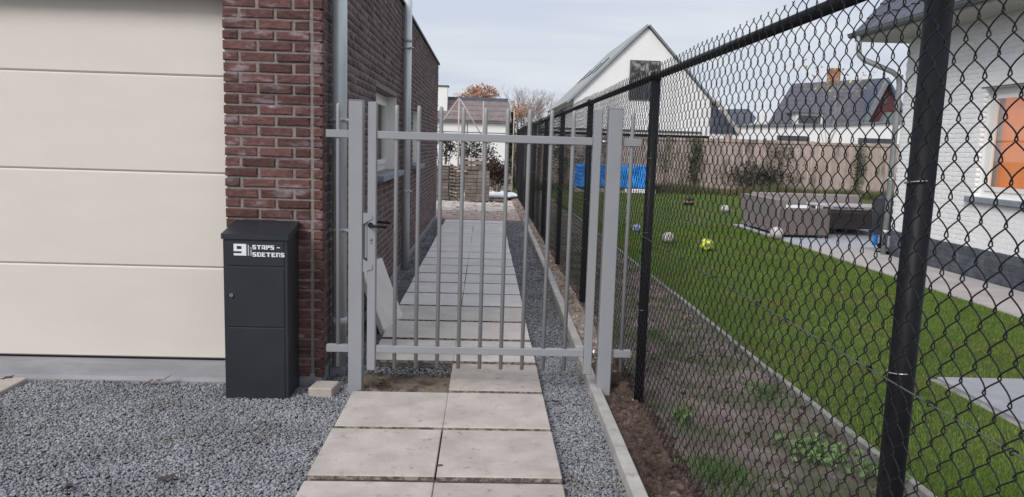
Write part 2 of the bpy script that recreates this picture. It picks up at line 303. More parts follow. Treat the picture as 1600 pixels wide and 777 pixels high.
def blob_pts(c, r, n, hollow=.35, clumps=9):      # points in clumps inside an ellipsoid
    cc = rng.normal(size=(clumps, 3)); cc /= np.linalg.norm(cc, axis=1)[:, None]; cc *= rng.uniform(hollow, .95, (clumps, 1))
    k = rng.integers(0, clumps, n); p = cc[k] + rng.normal(size=(n, 3))*.22
    return p*np.array(r) + np.array(c)
def inframe(P, mx=260, my=160):
    x, y = pix(P[:, 0], P[:, 1], P[:, 2]); return (x > -mx) & (x < 1600 + mx) & (y < 777 + my) & (y > -my) & (P[:, 1] > .3)

# ================================================================== GROUND
gnd = MB().add([(-600, -60, -.16), (600, -60, -.16), (600, 1200, -.16), (-600, 1200, -.16)], [(0, 1, 2, 3)]).build('ground', M['ground']); struct(gnd)
def sheet(name, mt, x0, x1, y0, y1, z): return struct(MB().box(x0, x1, y0, y1, z - .06, z).build(name, mt))
M['slotdirt'] = mat('dark_joint_dirt', (.03, .026, .023), (.10, .085, .07), scale=30, rough=1)
struct(MB().box(-.79, .39, 5.34, 16.0, -.06, -.020).box(-.79, .39, 1.0, 4.71, -.06, -.024).box(-.19, .39, 4.715, 5.335, -.06, -.024).build('joint_dirt', M['slotdirt']))
gb = sheet('gravel_bed', M['gravelbase'], -7, .93, -1.5, 16.32, -.062)
sheet('sand_strip', M['pinksand'], -1.2, .95, 16.325, 18.5, -.02)

# sand yard beyond the path (uneven)
def heightsheet(name, mt, x0, x1, y0, y1, nx, ny, fn):
    xs = np.linspace(x0, x1, nx); ys = np.linspace(y0, y1, ny); V = np.array([(x, y, fn(x, y)) for y in ys for x in xs])
    i = np.arange(nx*ny).reshape(ny, nx); F = np.stack([i[:-1, :-1], i[:-1, 1:], i[1:, 1:], i[1:, :-1]], -1).reshape(-1, 4)
    me = arr_mesh(name, V, F); me.polygons.foreach_set('use_smooth', np.ones(len(F), bool)); return link(name, me, None, mt)
def nz(x, y, s, seed=0): return mnoise.noise(Vector((x*s, y*s, seed)))
struct(heightsheet('sand', M['sand'], -6, 1.0, 18.45, 27.5, 70, 90, lambda x, y: -.03 + .05*nz(x, y, 1.3) + .03*nz(x, y, 4, 3)))
# soil strip between kerb and lawn
def soilz(x, y):
    near = max(0, 1 - abs(x - .93)/.22)
    z = -.035 + .035*nz(x, y, 2.2, 1) + .018*nz(x, y, 9, 2) + near*(.03 + .06*nz(x, y, 5, 5) + .05*nz(x, y, 13, 6))
    if x < .93: z = min(z, .012)
    return z
struct(heightsheet('soil', M['soil'], 1.0, 2.09, -1.5, 27, 56, 900, soilz))
struct(heightsheet('sandy_soil', M['sandysoil'], .79, 1.06, 5.9, 27, 18, 900, lambda x, y: soilz(x, y) + .012 - (.05 if x > 1.03 else 0)))
struct(heightsheet('dug_soil', M['brownsoil'], .79, 1.06, -1.5, 5.9, 26, 760, lambda x, y: soilz(x, y) + .012 - (.05 if x > 1.03 else 0)))
sheet('garden_soil', M['soil'], 1.4, 20, 22.9, 40, -.03)
# lawn
struct(MB().box(2.165, 5.45, -1.5, 16.6, -.1, -.012).build('lawn', M['lawn']))
struct(MB().box(2.165, 16, 16.605, 28.2, -.1, -.012).build('lawn', M['lawn']))
NB = 240000
P = np.stack([rng.uniform(2.17, 5.46, NB), rng.uniform(0, 1, NB)**1.5*13 + 3.0, np.full(NB, -.014)], 1)
P = P[~((P[:, 0] > 3.225) & (P[:, 1] < 5.27))]; P = P[inframe(P, 160, 90)]
sc = 1 + P[:, 1]/14
V, F = blades(P, rng.uniform(.014, .032, len(P)), .0022*sc, .7)
P2 = np.stack([rng.uniform(2.17, 13, 70000), rng.uniform(13, 28, 70000), np.full(70000, -.014)], 1); P2 = P2[(P2[:, 0] < 5.46) | (P2[:, 1] > 16.6)]; P2 = P2[inframe(P2, 100, 50)]
V2, F2 = blades(P2, rng.uniform(.03, .055, len(P2)), np.full(len(P2), .006), .8)
o = link('grass', arr_mesh('grass', np.concatenate([V, V2]), np.concatenate([F, F2 + len(V)])), None, M['grass'])
stuff(o, 'short mown green grass covering the lawn behind the mesh fence', 'grass')
# a low strip of concrete patio corner in the lawn, terrace, house pavement
t = MB().cbox(3.29, 8.0, .5, 5.25, -.09, .012, .004).build('patio', M['patiostone']); struct(t)
struct(MB().cbox(3.235, 3.285, .5, 5.25, -.1, -.004, .004).build('patio_edging', M['kerbold']))
pv = D.objects.new('pavement', None); COL.objects.link(pv); pv.location = (6, 8, 0); struct(pv)
for k in range(15):
    y = 1.0 + k*.8; MB().cbox(5.50, 6.53, y, y + .792, -.06, .004, .004).build('slab', M['pave2'], pv)
te = D.objects.new('terrace', None); COL.objects.link(te); te.location = (8, 14, 0); struct(te)
for i in range(7):
    for j in range(5): MB().cbox(5.5 + i*.9, 5.5 + i*.9 + .893, 13.02 + j*.72 - .0, 13.02 + j*.72 + .713, -.06, .006, .004).build('slab', M['pave'], te)
struct(MB().box(5.46, 5.495, 1, 16.6, -.1, -.002).build('pavement_edging', M['kerb']))

# ------------------------------------------------------------------ garden path of slabs
FAR = [1.50, 2.14, 2.78, 3.42, 4.089, 4.726, 5.388, 6.04, 6.698, 7.345, 7.985, 8.614, 9.25, 9.89, 10.51, 11.14, 11.765, 12.365, 12.97, 13.565, 14.175, 14.77, 15.37, 16.0]
path = D.objects.new('path', None); COL.objects.link(path); path.location = (-.2, 9, 0); struct(path)
for k, yf in enumerate(FAR):
    for c_, (xa, xb) in enumerate(((-.802, -.2003), (-.1985, .404))):
        if abs(yf - 5.388) < .01 and c_ == 0: continue
        dx, dz, dr = random.uniform(-.004, .004), random.uniform(-.003, .003), random.uniform(-.004, .004)
        if yf > 5.5: dz = random.uniform(-.0006, .0006)
        b = MB().cbox(xa + dx, xb + dx, yf - (.602 if yf < 5.5 else .594), yf, -.05, dz, .004 if yf < 5.5 else .0015)
        b.v = [(x, y + (x - xa)*dr, z + (x - xa)*random.uniform(-.0, .003)) for x, y, z in b.v]
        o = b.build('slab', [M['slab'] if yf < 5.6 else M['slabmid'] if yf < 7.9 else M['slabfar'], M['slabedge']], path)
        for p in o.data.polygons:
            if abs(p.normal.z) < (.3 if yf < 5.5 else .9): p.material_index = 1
# hole with damp sand where a slab is missing
def holez(x, y):
    t = (y - 4.74)/.64; return -.055 - .03*math.sin(min(1, max(0, t))*math.pi) + .028*nz(x, y, 6, 9) + .012*nz(x, y, 22, 4) + (.03 if x < -.6 and y < 5.2 else 0)*max(0, 1-abs(x+.74)*6)
struct(heightsheet('sand_hole', M['holesand'], -.802, -.197, 4.728, 5.27, 60, 60, lambda x, y: min(-.005, max(-.057, 1.25*holez(x, y) + .034 + .03*nz(x, y, 11, 2)))))

# ------------------------------------------------------------------ gravel
def kerbx(y):
    T = [(-2, .70), (3.3, .74), (4.25, .752), (4.9, .757), (8.36, .812), (10.2, .826), (16.3, .868)]
    for (a, xa), (b, xb) in zip(T, T[1:]):
        if y <= b: return xa + (xb - xa)*(y - a)/(b - a)
    return T[-1][1]
def area(x0, x1, y0, y1, dens): n = int((x1-x0)*(y1-y0)*dens); return np.stack([rng.uniform(x0, x1, n), rng.uniform(y0, y1, n), np.full(n, -.052)], 1)
A = []
a = area(-4.6, -.805, 2.6, 4.955, 16500); a = a[inframe(a, 120, 60)]
a = a[~((a[:, 0] > -1.56) & (a[:, 0] < -1.2) & (a[:, 1] > 4.7) & (a[:, 1] < 4.93))]; A.append(a)
A.append(area(-1.045, -.805, 4.955, 8.5, 6500)); A.append(area(-1.045, -.805, 8.5, 16.3, 3000))
for y0, y1, dd in ((2.6, 6, 16500), (6, 9, 5000), (9, 16.3, 2600)):
    a = area(.405, .87, y0, y1, dd); kx = np.array([kerbx(y) for y in a[:, 1]]); a = a[a[:, 0] < kx - .032]; A.append(a)
for yf in FAR:
    if yf > 6: continue
    a = area(-.8, .4, yf + .004, yf + .034, 1500); a[:, 2] += .036; a[:, 2] -= .016; A.append(a)
a = area(-.8, -.2, 5.20, 5.43, 5200); a[:, 2] = -.035; A.append(a)
P = np.concatenate(A); P[:, 2] += rng.uniform(-.006, .012, len(P)) + .004*np.sin(P[:, 0]*7)*np.cos(P[:, 1]*5)
S = rng.uniform(.0065, .0150, len(P))*np.where(P[:, 1] > 8.5, 1.35, 1); gapm = (P[:, 0] > -.8) & (P[:, 0] < .4); S[gapm & (P[:, 1] > 6)] *= .7
V, F = stones(P, S)
stuff(link('gravel', arr_mesh('gravel', V, F), None, M['gravel']), 'blue-grey crushed gravel in front of the garage and along the path', 'gravel')
# soil clods and stones between kerb and lawn
n = 22000; P = np.stack([rng.uniform(.80, 1.06, n), 2.4 + rng.random(n)**1.4*15, np.zeros(n)], 1)
n2 = 3000; P2 = np.stack([rng.uniform(1.05, 2.08, n2), 2.6 + rng.random(n2)**1.3*12, np.zeros(n2)], 1)
P = np.concatenate([P, P2]); kx = np.array([kerbx(y) for y in P[:, 1]]); P = P[P[:, 0] > kx + .04]
P[:, 2] = [soilz(x, y) + .006 for x, y, _ in P]
S = np.minimum(rng.exponential(.008, len(P)) + .005, .04); S = np.where(P[:, 0] > 1.06, S*.6, np.where(P[:, 1] < 5.7, S*.95, S))
fm = (P[:, 1] > 5.7 + rng.normal(size=len(P))*.35) & (P[:, 0] < 1.1); V, F = stones(P[fm], S[fm], .8); stuff(link('sand_clods', arr_mesh('sand_clods', V, F), None, M['sandclod']), 'pale sandy crumbs along the fence bottom beyond the gate', 'soil'); P, S = P[~fm], S[~fm]
V, F = stones(P, S, .8); stuff(link('soil_clods', arr_mesh('soil_clods', V, F), None, M['clod']), 'brown clods and crumbs of dug soil along the kerb and under the mesh fence', 'soil')
n = 420; P = np.stack([rng.uniform(-.78, -.22, n), rng.uniform(4.76, 5.24, n), np.zeros(n)], 1); P[:, 2] = [min(-.005, max(-.057, 1.25*holez(x, y) + .034 + .03*nz(x, y, 11, 2))) for x, y, _ in P]
V, F = stones(P, np.minimum(rng.exponential(.006, n) + .003, .025), .8); stuff(link('hole_crumbs', arr_mesh('hole_crumbs', V, F), None, M['holesand']), 'loose crumbs of damp sand in the hole where a path slab is missing', 'sand')
# sand lumps in the yard
n = 450; P = np.stack([rng.uniform(-2, .95, n), rng.uniform(16.4, 26, n), np.full(n, -.01)], 1)
V, F = stones(P, rng.uniform(.02, .06, n), .5); stuff(link('sand_lumps', arr_mesh('sand_lumps', V, F), None, M['sand']), 'loose lumps of pale sand scattered beyond the path', 'sand')

# kerb pieces along the gravel and along the lawn
kb = D.objects.new('path_kerb', None); COL.objects.link(kb); kb.location = (.75, 8, 0); struct(kb)
ys = [-1.2, -.2, .8, 1.8, 2.8, 3.8, 4.8, 5.8, 6.8, 7.8, 8.8, 9.8, 10.8, 11.8, 12.8, 13.8, 14.8, 15.55, 16.35]
for a, b in zip(ys, ys[1:]):
    xa, xb = kerbx(a), kerbx(b); hw = .034; z1 = .028 + random.uniform(-.006, .006)
    q = MB().cbox(-hw, hw, a + .003, b - .003, -.14, z1, .006); q.v = [(x + xa + (xb - xa)*(y - a)/(b - a), y, z) for x, y, z in q.v]; q.build('kerb_stone', M['kerb'], kb)
kb = D.objects.new('lawn_kerb', None); COL.objects.link(kb); kb.location = (2.1, 8, 0); struct(kb)
for k in range(18):
    y = .3 + k; x = random.uniform(-.008, .008); MB().cbox(2.106 + x, 2.146 + x, y + .004, y + .996, -.12, .006 + random.uniform(-.006, .006), .006).build('kerb_stone', M['kerbold'], kb)

# weeds
def tuft(name, label, cx, cy, r, n, h, mt, leafy=0, group=None):
    P = np.stack([cx + rng.normal(size=n)*r*.5, cy + rng.normal(size=n)*r*.75, np.zeros(n)], 1); P[:, 2] = [soilz(min(max(x, .82), 2.08), y) for x, y, _ in P]
    V, F = blades(P, rng.uniform(.4, 1, n)*h, np.full(n, .0028), 1.0)
    if leafy:
        Q = np.stack([cx + rng.normal(size=leafy)*r*.5, cy + rng.normal(size=leafy)*r*.7, rng.uniform(0, h*.8, leafy)], 1)
        V3, F3 = leaves(Q, rng.uniform(.03, .06, leafy)); T = np.concatenate([F3[:, :3], F3[:, [0, 2, 3]]]); F = np.concatenate([F, T + len(V)]); V = np.concatenate([V, V3])
    o = link(name, arr_mesh(name, V, F), None, mt); o['kind'] = 'stuff'; tag(o, label, 'weeds', group); return o
tuft('grass_tuft', 'bright green grass tuft growing at the foot of the mesh fence, nearest the big post', 1.22, 3.62, .17, 900, .062, M['green'])
tuft('grass_tuft', 'green grass tuft on bare soil beside the lawn kerb, halfway up the strip', 1.95, 4.95, .17, 600, .045, M['green'])
tuft('grass_tuft', 'small green tuft in the grey soil further along the strip', 1.50, 6.4, .22, 450, .06, M['green'])
tuft('broadleaf_weed', 'pale broad-leaved weed spread on bare soil near the lawn kerb', 1.80, 3.85, .13, 160, .05, M['weedpale'], 190)
tuft('broadleaf_weed', 'yellowish weed beside the lawn kerb at the big fence post', 2.02, 3.62, .09, 90, .05, M['weedpale'], 70)
tuft('broadleaf_weed', 'little pale green seedling patch behind the fence bottom left of the grass tuft', 1.20, 4.35, .07, 90, .04, M['weedpale'], 40)
n = 13000; P = np.stack([rng.uniform(1.08, 2.09, n), 2.8 + rng.random(n)*9, np.zeros(n)], 1)
keep = np.array([nz(x, y, 1.9, 7) > .0 + .2*(2.1 - x)*.5 for x, y, _ in P]); P = P[keep]; P[:, 2] = [soilz(x, y) for x, y, _ in P]
V, F = blades(P, rng.uniform(.01, .035, len(P)), np.full(len(P), .0022), 1.2)
stuff(link('sparse_grass', arr_mesh('sparse_grass', V, F), None, M['green']), 'sparse green growth scattered over the bare soil strip', 'weeds')

# ================================================================== BRICK HOUSE WITH GARAGE
HX, FY, EY, TZ = -1.05, 4.97, 16.85, 3.22       # side wall plane, facade plane, far end, parapet
house = thing('brick_house', 'red brown brick house with cream garage door and galvanised downpipes on the left', 'house', (-3, 9, 0))
PX0, DX0 = -1.655, -4.45
b = MB()
s_ = .010
W1 = (7.45, 9.22, 1.245, 2.09); W2 = (11.2, 12.35, 1.245, 2.06)
# mortar body: side wall with window openings (0.3 thick), facade, back
def wall_strip(b, y0, y1, z0, z1): b.box(HX - .30, HX - .0045, y0, y1, z0, z1)
for (y0, y1, z0, z1) in ((FY + s_, W1[0], -.12, TZ), (W1[1], W2[0], -.12, TZ), (W2[1], EY, -.12, TZ), (W1[0], W1[1], -.12, W1[2]), (W1[0], W1[1], W1[3], TZ), (W2[0], W2[1], -.12, W2[2]), (W2[0], W2[1], W2[3], TZ)): wall_strip(b, y0, y1, z0, z1)
b.box(PX0 + s_, HX - .30, FY + s_, FY + .30, -.12, TZ)
b.box(DX0, PX0 + s_, FY + s_, FY + .30, 2.44, TZ)
b.box(-7.5, DX0 - s_, FY + s_, FY + .30, -.12, TZ)
b.box(-7.5, -7.2, FY + .31, EY, -.12, TZ); b.box(-7.2, HX - .30, EY - .3, EY - .002, -.12, TZ)
b.build('wall', M['mortar'], house)
MB().box(-7.19, HX - .31, FY + .31, EY - .31, 3.05, 3.1).build('roof', M['gutter'], house)
c = MB(); c.box(HX - .33, HX + .03, FY - .02, EY + .02, TZ, TZ + .035); c.box(-7.52, HX - .33, FY - .02, FY + .33, TZ, TZ + .035); c.box(-7.52, HX - .33, EY - .33, EY + .02, TZ, TZ + .035)
c.build('parapet_cap', M['black'], house)
pl = MB(); pl.box(HX - .25, HX + .004, FY + .0, EY, -.13, .03); pl.box(PX0 + .01, HX - .25, FY - .004, FY + .2, -.13, -.008); pl.build('plinth', M['concrete'], house)
# bricks
BL, BH, CH, JT = .203, .0525, .0657, .020
def brick_mesh(w_, h_, d_, seed):      # front face at local -Y; chamfered and uneven
    rr = random.Random(seed); c = .006; x, z = w_/2, h_/2; j = lambda a: rr.uniform(-a, a)
    V = [(-x, d_, -z), (x, d_, -z), (x, d_, z), (-x, d_, z)]
    V += [(sx*x + j(.0025), c + j(.002), sz*z + j(.0038)) for sx, sz in ((-1, -1), (1, -1), (1, 1), (-1, 1))]
    V += [(sx*(x - c) + j(.004), j(.0032), sz*(z - c*.8) + j(.003)) for sx, sz in ((-1, -1), (1, -1), (1, 1), (-1, 1))]
    F = []
    for a in (0, 4): F += [(a + k, a + (k + 1) % 4, a + 4 + (k + 1) % 4, a + 4 + k) for k in range(4)]
    F.append((8, 9, 10, 11)); return V, F
def brick_data(w_, mt, tagn, h_=BH, var=6):
    L_ = []
    for k in range(var):
        V, F = brick_mesh(w_, h_, .055, k*31 + int(w_*1000)); me = D.meshes.new(tagn); me.from_pydata(V, [], F); me.update(); me.materials.append(mt); L_.append((me, np.array(V), F))
    return L_
def courses(u0, u1, z0, z1, open_=(), half=None):    # running bond -> list of (u_center, z_center, width)
    out = []; k = 0; z = z0
    while z + BH < z1 + .001:
        u = u0 - (0 if k % 2 == 0 else (BL + JT)*.5)
        while u < u1 - .02:
            a, b2 = max(u, u0), min(u + BL, u1)
            if b2 - a > .03:
                segs = [(a, b2)]
                for (oa, ob, oz0, oz1) in open_:
                    if z + BH > oz0 and z < oz1:
                        ns = []
                        for (p, q) in segs:
                            if q <= oa or p >= ob: ns.append((p, q)); continue
                            if p < oa - .03: ns.append((p, oa))
                            if q > ob + .03: ns.append((ob, q))
                        segs = ns
                for p, q in segs: out.append(((p + q)/2, z + BH/2, q - p))
            u += BL + JT
        z += CH; k += 1
    return out
cache = {}
def place_bricks(lst, xf, rotz, mt, key, parent, cap, name='brick'):
    """lst of (u, z, width); xf(u)-> (x, y); the first cap become brick parts, the rest one joined part."""
    n = 0; V_ = []; F_ = []; base = 0; cr_, sr_ = math.cos(rotz), math.sin(rotz); pw = wloc(parent)
    for (u, z, wd) in lst:
        wq = round(wd, 2) if wd < BL - .004 else BL; kk = (key, wq)
        if kk not in cache: cache[kk] = brick_data(wq if wq != BL else BL, mt, name)
        me, V, F = random.choice(cache[kk]); x, y = xf(u)
        dpt = random.uniform(-.004, .004) if key == 'f' else random.uniform(-.0015, .002)
        if n < cap:
            o = D.objects.new(name, me); COL.objects.link(o); o.parent = parent; o.location = Vector((x - sr_*dpt, y + cr_*dpt, z)) - pw; o.rotation_euler = (random.uniform(-.02, .02), random.uniform(-.006, .006), rotz); n += 1
        else:
            X = V[:, 0]*cr_ - (V[:, 1] + dpt)*sr_ + x; Y = V[:, 0]*sr_ + (V[:, 1] + dpt)*cr_ + y
            V_.append(np.stack([X, Y, V[:, 2] + z], 1)); F_.append(np.array(F) + base); base += len(V)
    if V_:
        o = link(name + 'work', arr_mesh(name + 'work', np.concatenate(V_), np.concatenate(F_)), parent, mt); o['kind'] = 'stuff'
    return n
Z0 = .008
fr_ = courses(PX0, -1.118, Z0, 2.47); ret = [((-1.094 + -1.036)/2, Z0 + k*CH + BH/2, .058) for k in range(37)]
top = courses(PX0, -1.118, Z0 + 37*CH, TZ); ret2 = [((-1.094 + -1.036)/2, Z0 + k*CH + BH/2, .058) for k in range(37, 49)]
lint = courses(DX0, PX0 - .012, Z0 + 37*CH, TZ); lp = courses(-7.5, DX0, Z0, TZ)
n1_ = place_bricks(fr_ + ret, lambda u: (u, FY), 0, M['brick'], 'f', house, 999)
place_bricks(top + ret2 + lint + lp, lambda u: (u, FY), 0, M['brick'], 'f', house, 0)
side = courses(FY + .065, EY, .04, TZ - .005, [W1, W2]); side.sort(key=lambda t: t[0])
place_bricks(side, lambda u: (HX, u), math.pi/2, M['brick_side'], 's', house, max(0, 300 - n1_))
# corner returns on the side face
# garage door: sectional panels
zs = [.075, .700, 1.326, 1.950, 2.58]
for a, b2 in zip(zs, zs[1:]):
    MB().cbox(DX0 + .01, PX0 + .035, FY + .15, FY + .20, a + .0015, b2 - .001, .010).build('door_panel', M['door'], house)
MB().box(DX0 - .03, PX0 + .06, FY + .195, FY + .24, .05, 2.6).build('door_backing', M['greytrim'], house)
MB().prism([(FY - .005, -.13), (FY - .005, -.035), (FY + .012, -.012), (FY + .03, .062), (FY + .30, .066), (FY + .30, -.13)], 0, DX0, PX0 + .02).build('threshold', M['concrete'], house)
MB().box(DX0, PX0 + .04, FY + .155, FY + .19, .066, .077).build('door_seal', M['black'], house)
# side windows
def side_window(W, lit):
    y0, y1, z0, z1 = W; xb = HX - .13
    f = MB(); fw = .065
    f.box(xb - .05, xb, y0 + .005, y0 + fw, z0, z1 - .004); f.box(xb - .05, xb, y1 - fw, y1 - .005, z0, z1 - .004); f.box(xb - .05, xb - .001, y0 + fw, y1 - fw, z0, z0 + fw); f.box(xb - .05, xb - .001, y0 + fw, y1 - fw, z1 - fw, z1 - .004)
    wn = f.build('window', M['pvc'], house)
    s2 = MB(); a, b_ = y0 + fw + .008, y1 - fw - .008
    mid = y0 + (y1 - y0)*.5
    for p, q in ((a, mid - .004), (mid + .004, b_)):
        s2.box(xb - .035, xb + .015, p, p + .05, z0 + fw + .005, z1 - fw - .005); s2.box(xb - .035, xb + .015, q - .05, q, z0 + fw + .005, z1 - fw - .005)
        s2.box(xb - .035, xb + .014, p + .05, q - .05, z0 + fw + .005, z0 + fw + .055); s2.box(xb - .035, xb + .014, p + .05, q - .05, z1 - fw - .055, z1 - fw - .005)
    s2.build('sash', M['pvc'], wn)
    MB().box(xb - .020, xb - .012, a + .04, b_ - .04, z0 + fw + .045, z1 - fw - .045).build('pane', M['glass'], wn)
    MB().box(xb - .19, xb - .165, y0 - .0, y1 + .0, z0, z1).build('blind', M['lit2'] if lit else M['greydrape'], wn)
    MB().box(HX - .128, HX - .012, y1 - .022, y1 - .001, z0 + .002, z1 - .002).build('reveal_board', M['pvc'], wn)
    MB().cbox(HX - .12, HX + .085, y0 - .03, y1 + .03, z0 - .062, z0 - .004, .004).build('sill', M['bluestone'], wn)
side_window(W1, False); side_window(W2, True)

def downpipe(label, y, x, top_z, sleeve):
    t = thing('downpipe', label, 'downpipe', (x, y, -.05), 'galvanised downpipes on the brick side wall')
    MB().tube([(x, y, -.06), (x, y, top_z)], .050, 28).build('pipe', M['zinc'], t)
    sl = MB()
    for z in sleeve: sl.tube([(x, y, z), (x, y, z + .055)], .0535, 28)
    sl.build('sleeve', M['zinc'], t)
    for z in (.95, 1.69, 2.7):
        br = MB(); br.tube([(x, y, z), (x, y, z + .022)], .0565, 28); br.box(HX - .02, x - .045, y - .01, y + .01, z + .002, z + .020); br.tube([(x + .03, y - .056, z + .011), (x + .078, y - .056, z + .011)], .008, 8); br.build('bracket', M['zinc'], t)
    return t
downpipe('nearest galvanised downpipe, running up beside the left gate post', 5.26, -.985, 3.6, (.30,))
p2_ = downpipe('far galvanised downpipe with an open top, between the two side windows', 9.68, -.985, 3.30, (2.78,))
MB().box(-1.04, -.94, 5.21, 5.315, -.12, .0).build('drain_shoe', M['concrete'], None)
D.objects['drain_shoe']['label'] = 'small grey concrete shoe under the nearest downpipe'; D.objects['drain_shoe']['category'] = 'drain shoe'

# ================================================================== GATE
GY = 4.80
def post(label, x0, x1, z0, z1):
    t = thing('gate_post', label, 'gate post', ((x0 + x1)/2, GY, z0), 'square grey gate posts')
    MB().cbox(x0, x1, GY - .012, GY + .078, z0, z1, .004).build('shaft', M['gate'], t); MB().cbox(x0 - .001, x1 + .001, GY - .013, GY + .079, z1, z1 + .005, .002).build('cap', M['gate'], t)
    return t
lp_ = post('left grey gate post beside the downpipe, carrying the handle side', -.842, -.755, -.12, 1.812)
rp_ = post('right grey gate post standing in brown soil behind the kerb', .760, .847, -.12, 1.812)
def railings(t, xa, xb, bal):
    for z in (1.585, .226):
        MB().cbox(xa, xb, GY + .012, GY + .052, z, z + .048, .003).build('rail', M['gate'], t)
    for x in bal:
        q = MB().tube([(x, GY + .032, .13), (x, GY + .032, 1.74), (x, GY + .032, 1.785), (x, GY + .032, 1.795)], [.0128, .0128, .0125, .007], 14); q.build('baluster', M['gate'], t)
gate = thing('garden_gate', 'closed grey metal gate with round bars across the slab path', 'gate', (0, GY, .1))
railings(gate, -.672, .668, [-.553 + .1372*k for k in range(9)])
for x0, x1 in ((-.726, -.673), (.669, .721)):
    MB().cbox(x0, x1, GY + .002, GY + .056, .112, 1.808, .004).build('stile', M['gate'], gate)
lk = MB().cbox(-.744, -.729, GY + .012, GY + .045, .84, 1.09, .002).build('lock_case', M['gate'], gate)
for zc_, sgn in ((1.09, 1), (.80, -1)):   # pointed striker guards above and below the lock
    z = zc_
    prof = [(-.752, z + .035), (-.712, z + .035), (-.694, z + .018), (-.694, z), (-.752, z - .035)] if sgn > 0 else [(-.752, z + .035), (-.694, z), (-.694, z - .03), (-.740, z - .045), (-.752, z - .05)]
    MB().prism(prof, 1, GY - .004, GY + .0015).build('lock_plate', M['gate'], gate)
hd = MB(); hd.tube([(-.706, GY + .002, 1.05), (-.706, GY - .012, 1.05)], .016, 18); hd.tube([(-.706, GY - .012, 1.05), (-.706, GY - .046, 1.05), (-.698, GY - .052, 1.049), (-.60, GY - .052, 1.045)], [.008, .009, .009, .0085], 12)
hd.tube([(-.69, GY + .056, 1.056), (-.69, GY + .095, 1.056), (-.665, GY + .10, 1.06), (-.595, GY + .10, 1.056)], .009, 12); hd.build('handle', M['black'], gate)
kh = MB().tube([(-.703, GY + .003, .962), (-.703, GY - .003, .962)], .011, 14); kh.box(-.708, -.698, GY - .003, GY + .002, .935, .957); kh.build('keyhole', M['steel'], gate)
hg = MB(); hg.tube([(.715, GY + .03, .255), (.768, GY + .03, .255)], .008, 10); hg.tube([(.735, GY + .03, .225), (.735, GY + .03, .275)], .016, 14); hg.tube([(.715, GY + .03, 1.61), (.768, GY + .03, 1.61)], .008, 10); hg.build('hinge', M['steel'], gate)
fl = thing('railing_panel', 'narrow grey railing piece left of the gate, in front of the downpipe', 'railing', (-.9, GY, .1), 'narrow railing pieces beside the gate posts')
railings(fl, -.985, -.843, [-.912])
fr2 = thing('railing_panel', 'narrow grey railing piece right of the gate, between gate post and mesh fence', 'railing', (.9, GY, .1), 'narrow railing pieces beside the gate posts')
railings(fr2, .848, .975, [.915])

# ================================================================== MAILBOX
mx0, mx1, my, mz0 = -1.577, -1.188, 4.675, -.08
mb = thing('parcel_mailbox', 'tall anthracite parcel mailbox with house number 9 standing against the brick pier', 'mailbox', ((mx0 + mx1)/2, my + .12, mz0))
MB().cbox(mx0, mx1, my, my + .27, mz0, .975, .003).build('body', M['anth'], mb)
lid = MB(); lid.prism([(my - .013, .957), (my - .013, .988), (my + .285, 1.045), (my + .285, 1.0), (my + .0, .955)], 0, mx0 - .007, mx1 + .007); lid.build('lid', M['anth'], mb)
for a, b2, nm in ((.795, .945, 'flap'), (.415, .787, 'parcel_door'), (mz0 + .03, .408, 'lower_panel')):
    MB().cbox(mx0 + .022, mx1 - .022, my - .006, my + .001, a, b2, .0025).build(nm, M['anth'], mb)
lkk = MB().tube([(mx0 + .050, my - .006, .612), (mx0 + .050, my - .017, .612)], .011, 18); lkk.cur = 1; lkk.box(mx0 + .0485, mx0 + .0515, my - .0175, my - .016, .606, .618); lkk.build('lock', [M['steel'], M['black']], mb)
# lettering: strokes on a cell grid
LY = my - .0062
def stroke_text(b, rows, x0, z0, pw, ph):     # rows top-down of characters
    for r, row in enumerate(rows):
        c = 0
        while c < len(row):
            if row[c] == '#':
                e = c
                while e < len(row) and row[e] == '#': e += 1
                zt = z0 - r*ph; b.box(x0 + c*pw, x0 + e*pw, LY - .0012, LY + .001, zt - ph*1.02, zt); c = e
            else: c += 1
GL = {'S': ['#####', '##...', '#####', '...##', '#####'], 'T': ['######', '..##..', '..##..', '..##..', '..##..'], 'A': ['#####', '#..##', '#..##', '#####', '#..##'],
      'P': ['#####', '#..##', '#####', '##...', '##...'], '-': ['....', '....', '####', '....', '....'], 'O': ['#####', '##..#', '##..#', '##..#', '#####'],
      'E': ['#####', '##...', '####.', '##...', '#####'], 'N': ['#####', '##..#', '##..#', '##..#', '##..#'], ' ': ['..', '..', '..', '..', '..']}
px = lambda p: (p - 352.5)/256.0 + mx0 + .012
pzz = lambda q: .992 - (q - 366.5)/252.0
t1 = MB()
def line(txt, xa, xb, zt, hgt):
    rows = [''.join(GL[ch][r] + '.' for ch in txt)[:-1] for r in range(5)]; stroke_text(t1, rows, xa, zt, (xb - xa)/len(rows[0]), hgt/5)
line('STAPS -', px(395.3), px(437.3), pzz(383.8), .026); line('SOETENS', px(395.3), px(444.3), pzz(395.0), .026)
t1.build('name_lettering', M['white_print'], mb)
t2 = MB(); stroke_text(t2, ['########', '########', '##...###', '##...###', '##...###', '########', '########', '.....###', '.....###', '########', '########'], px(366.4), pzz(382.6), (px(385.8) - px(366.4))/8, (pzz(382.6) - pzz(400.4))/11); t2.build('house_number', M['white_print'], mb)
t3 = MB(); t3.box(px(388.1), px(390.0), LY - .0012, LY + .001, pzz(400.4), pzz(384)); t3.box(px(392.2), px(393.9), LY - .0012, LY + .001, pzz(400.4), pzz(391)); t3.box(px(392.2), px(393.9), LY - .0012, LY + .001, pzz(389.6), pzz(387.4)); t3.build('lettering_mark', M['grey_print'], mb)

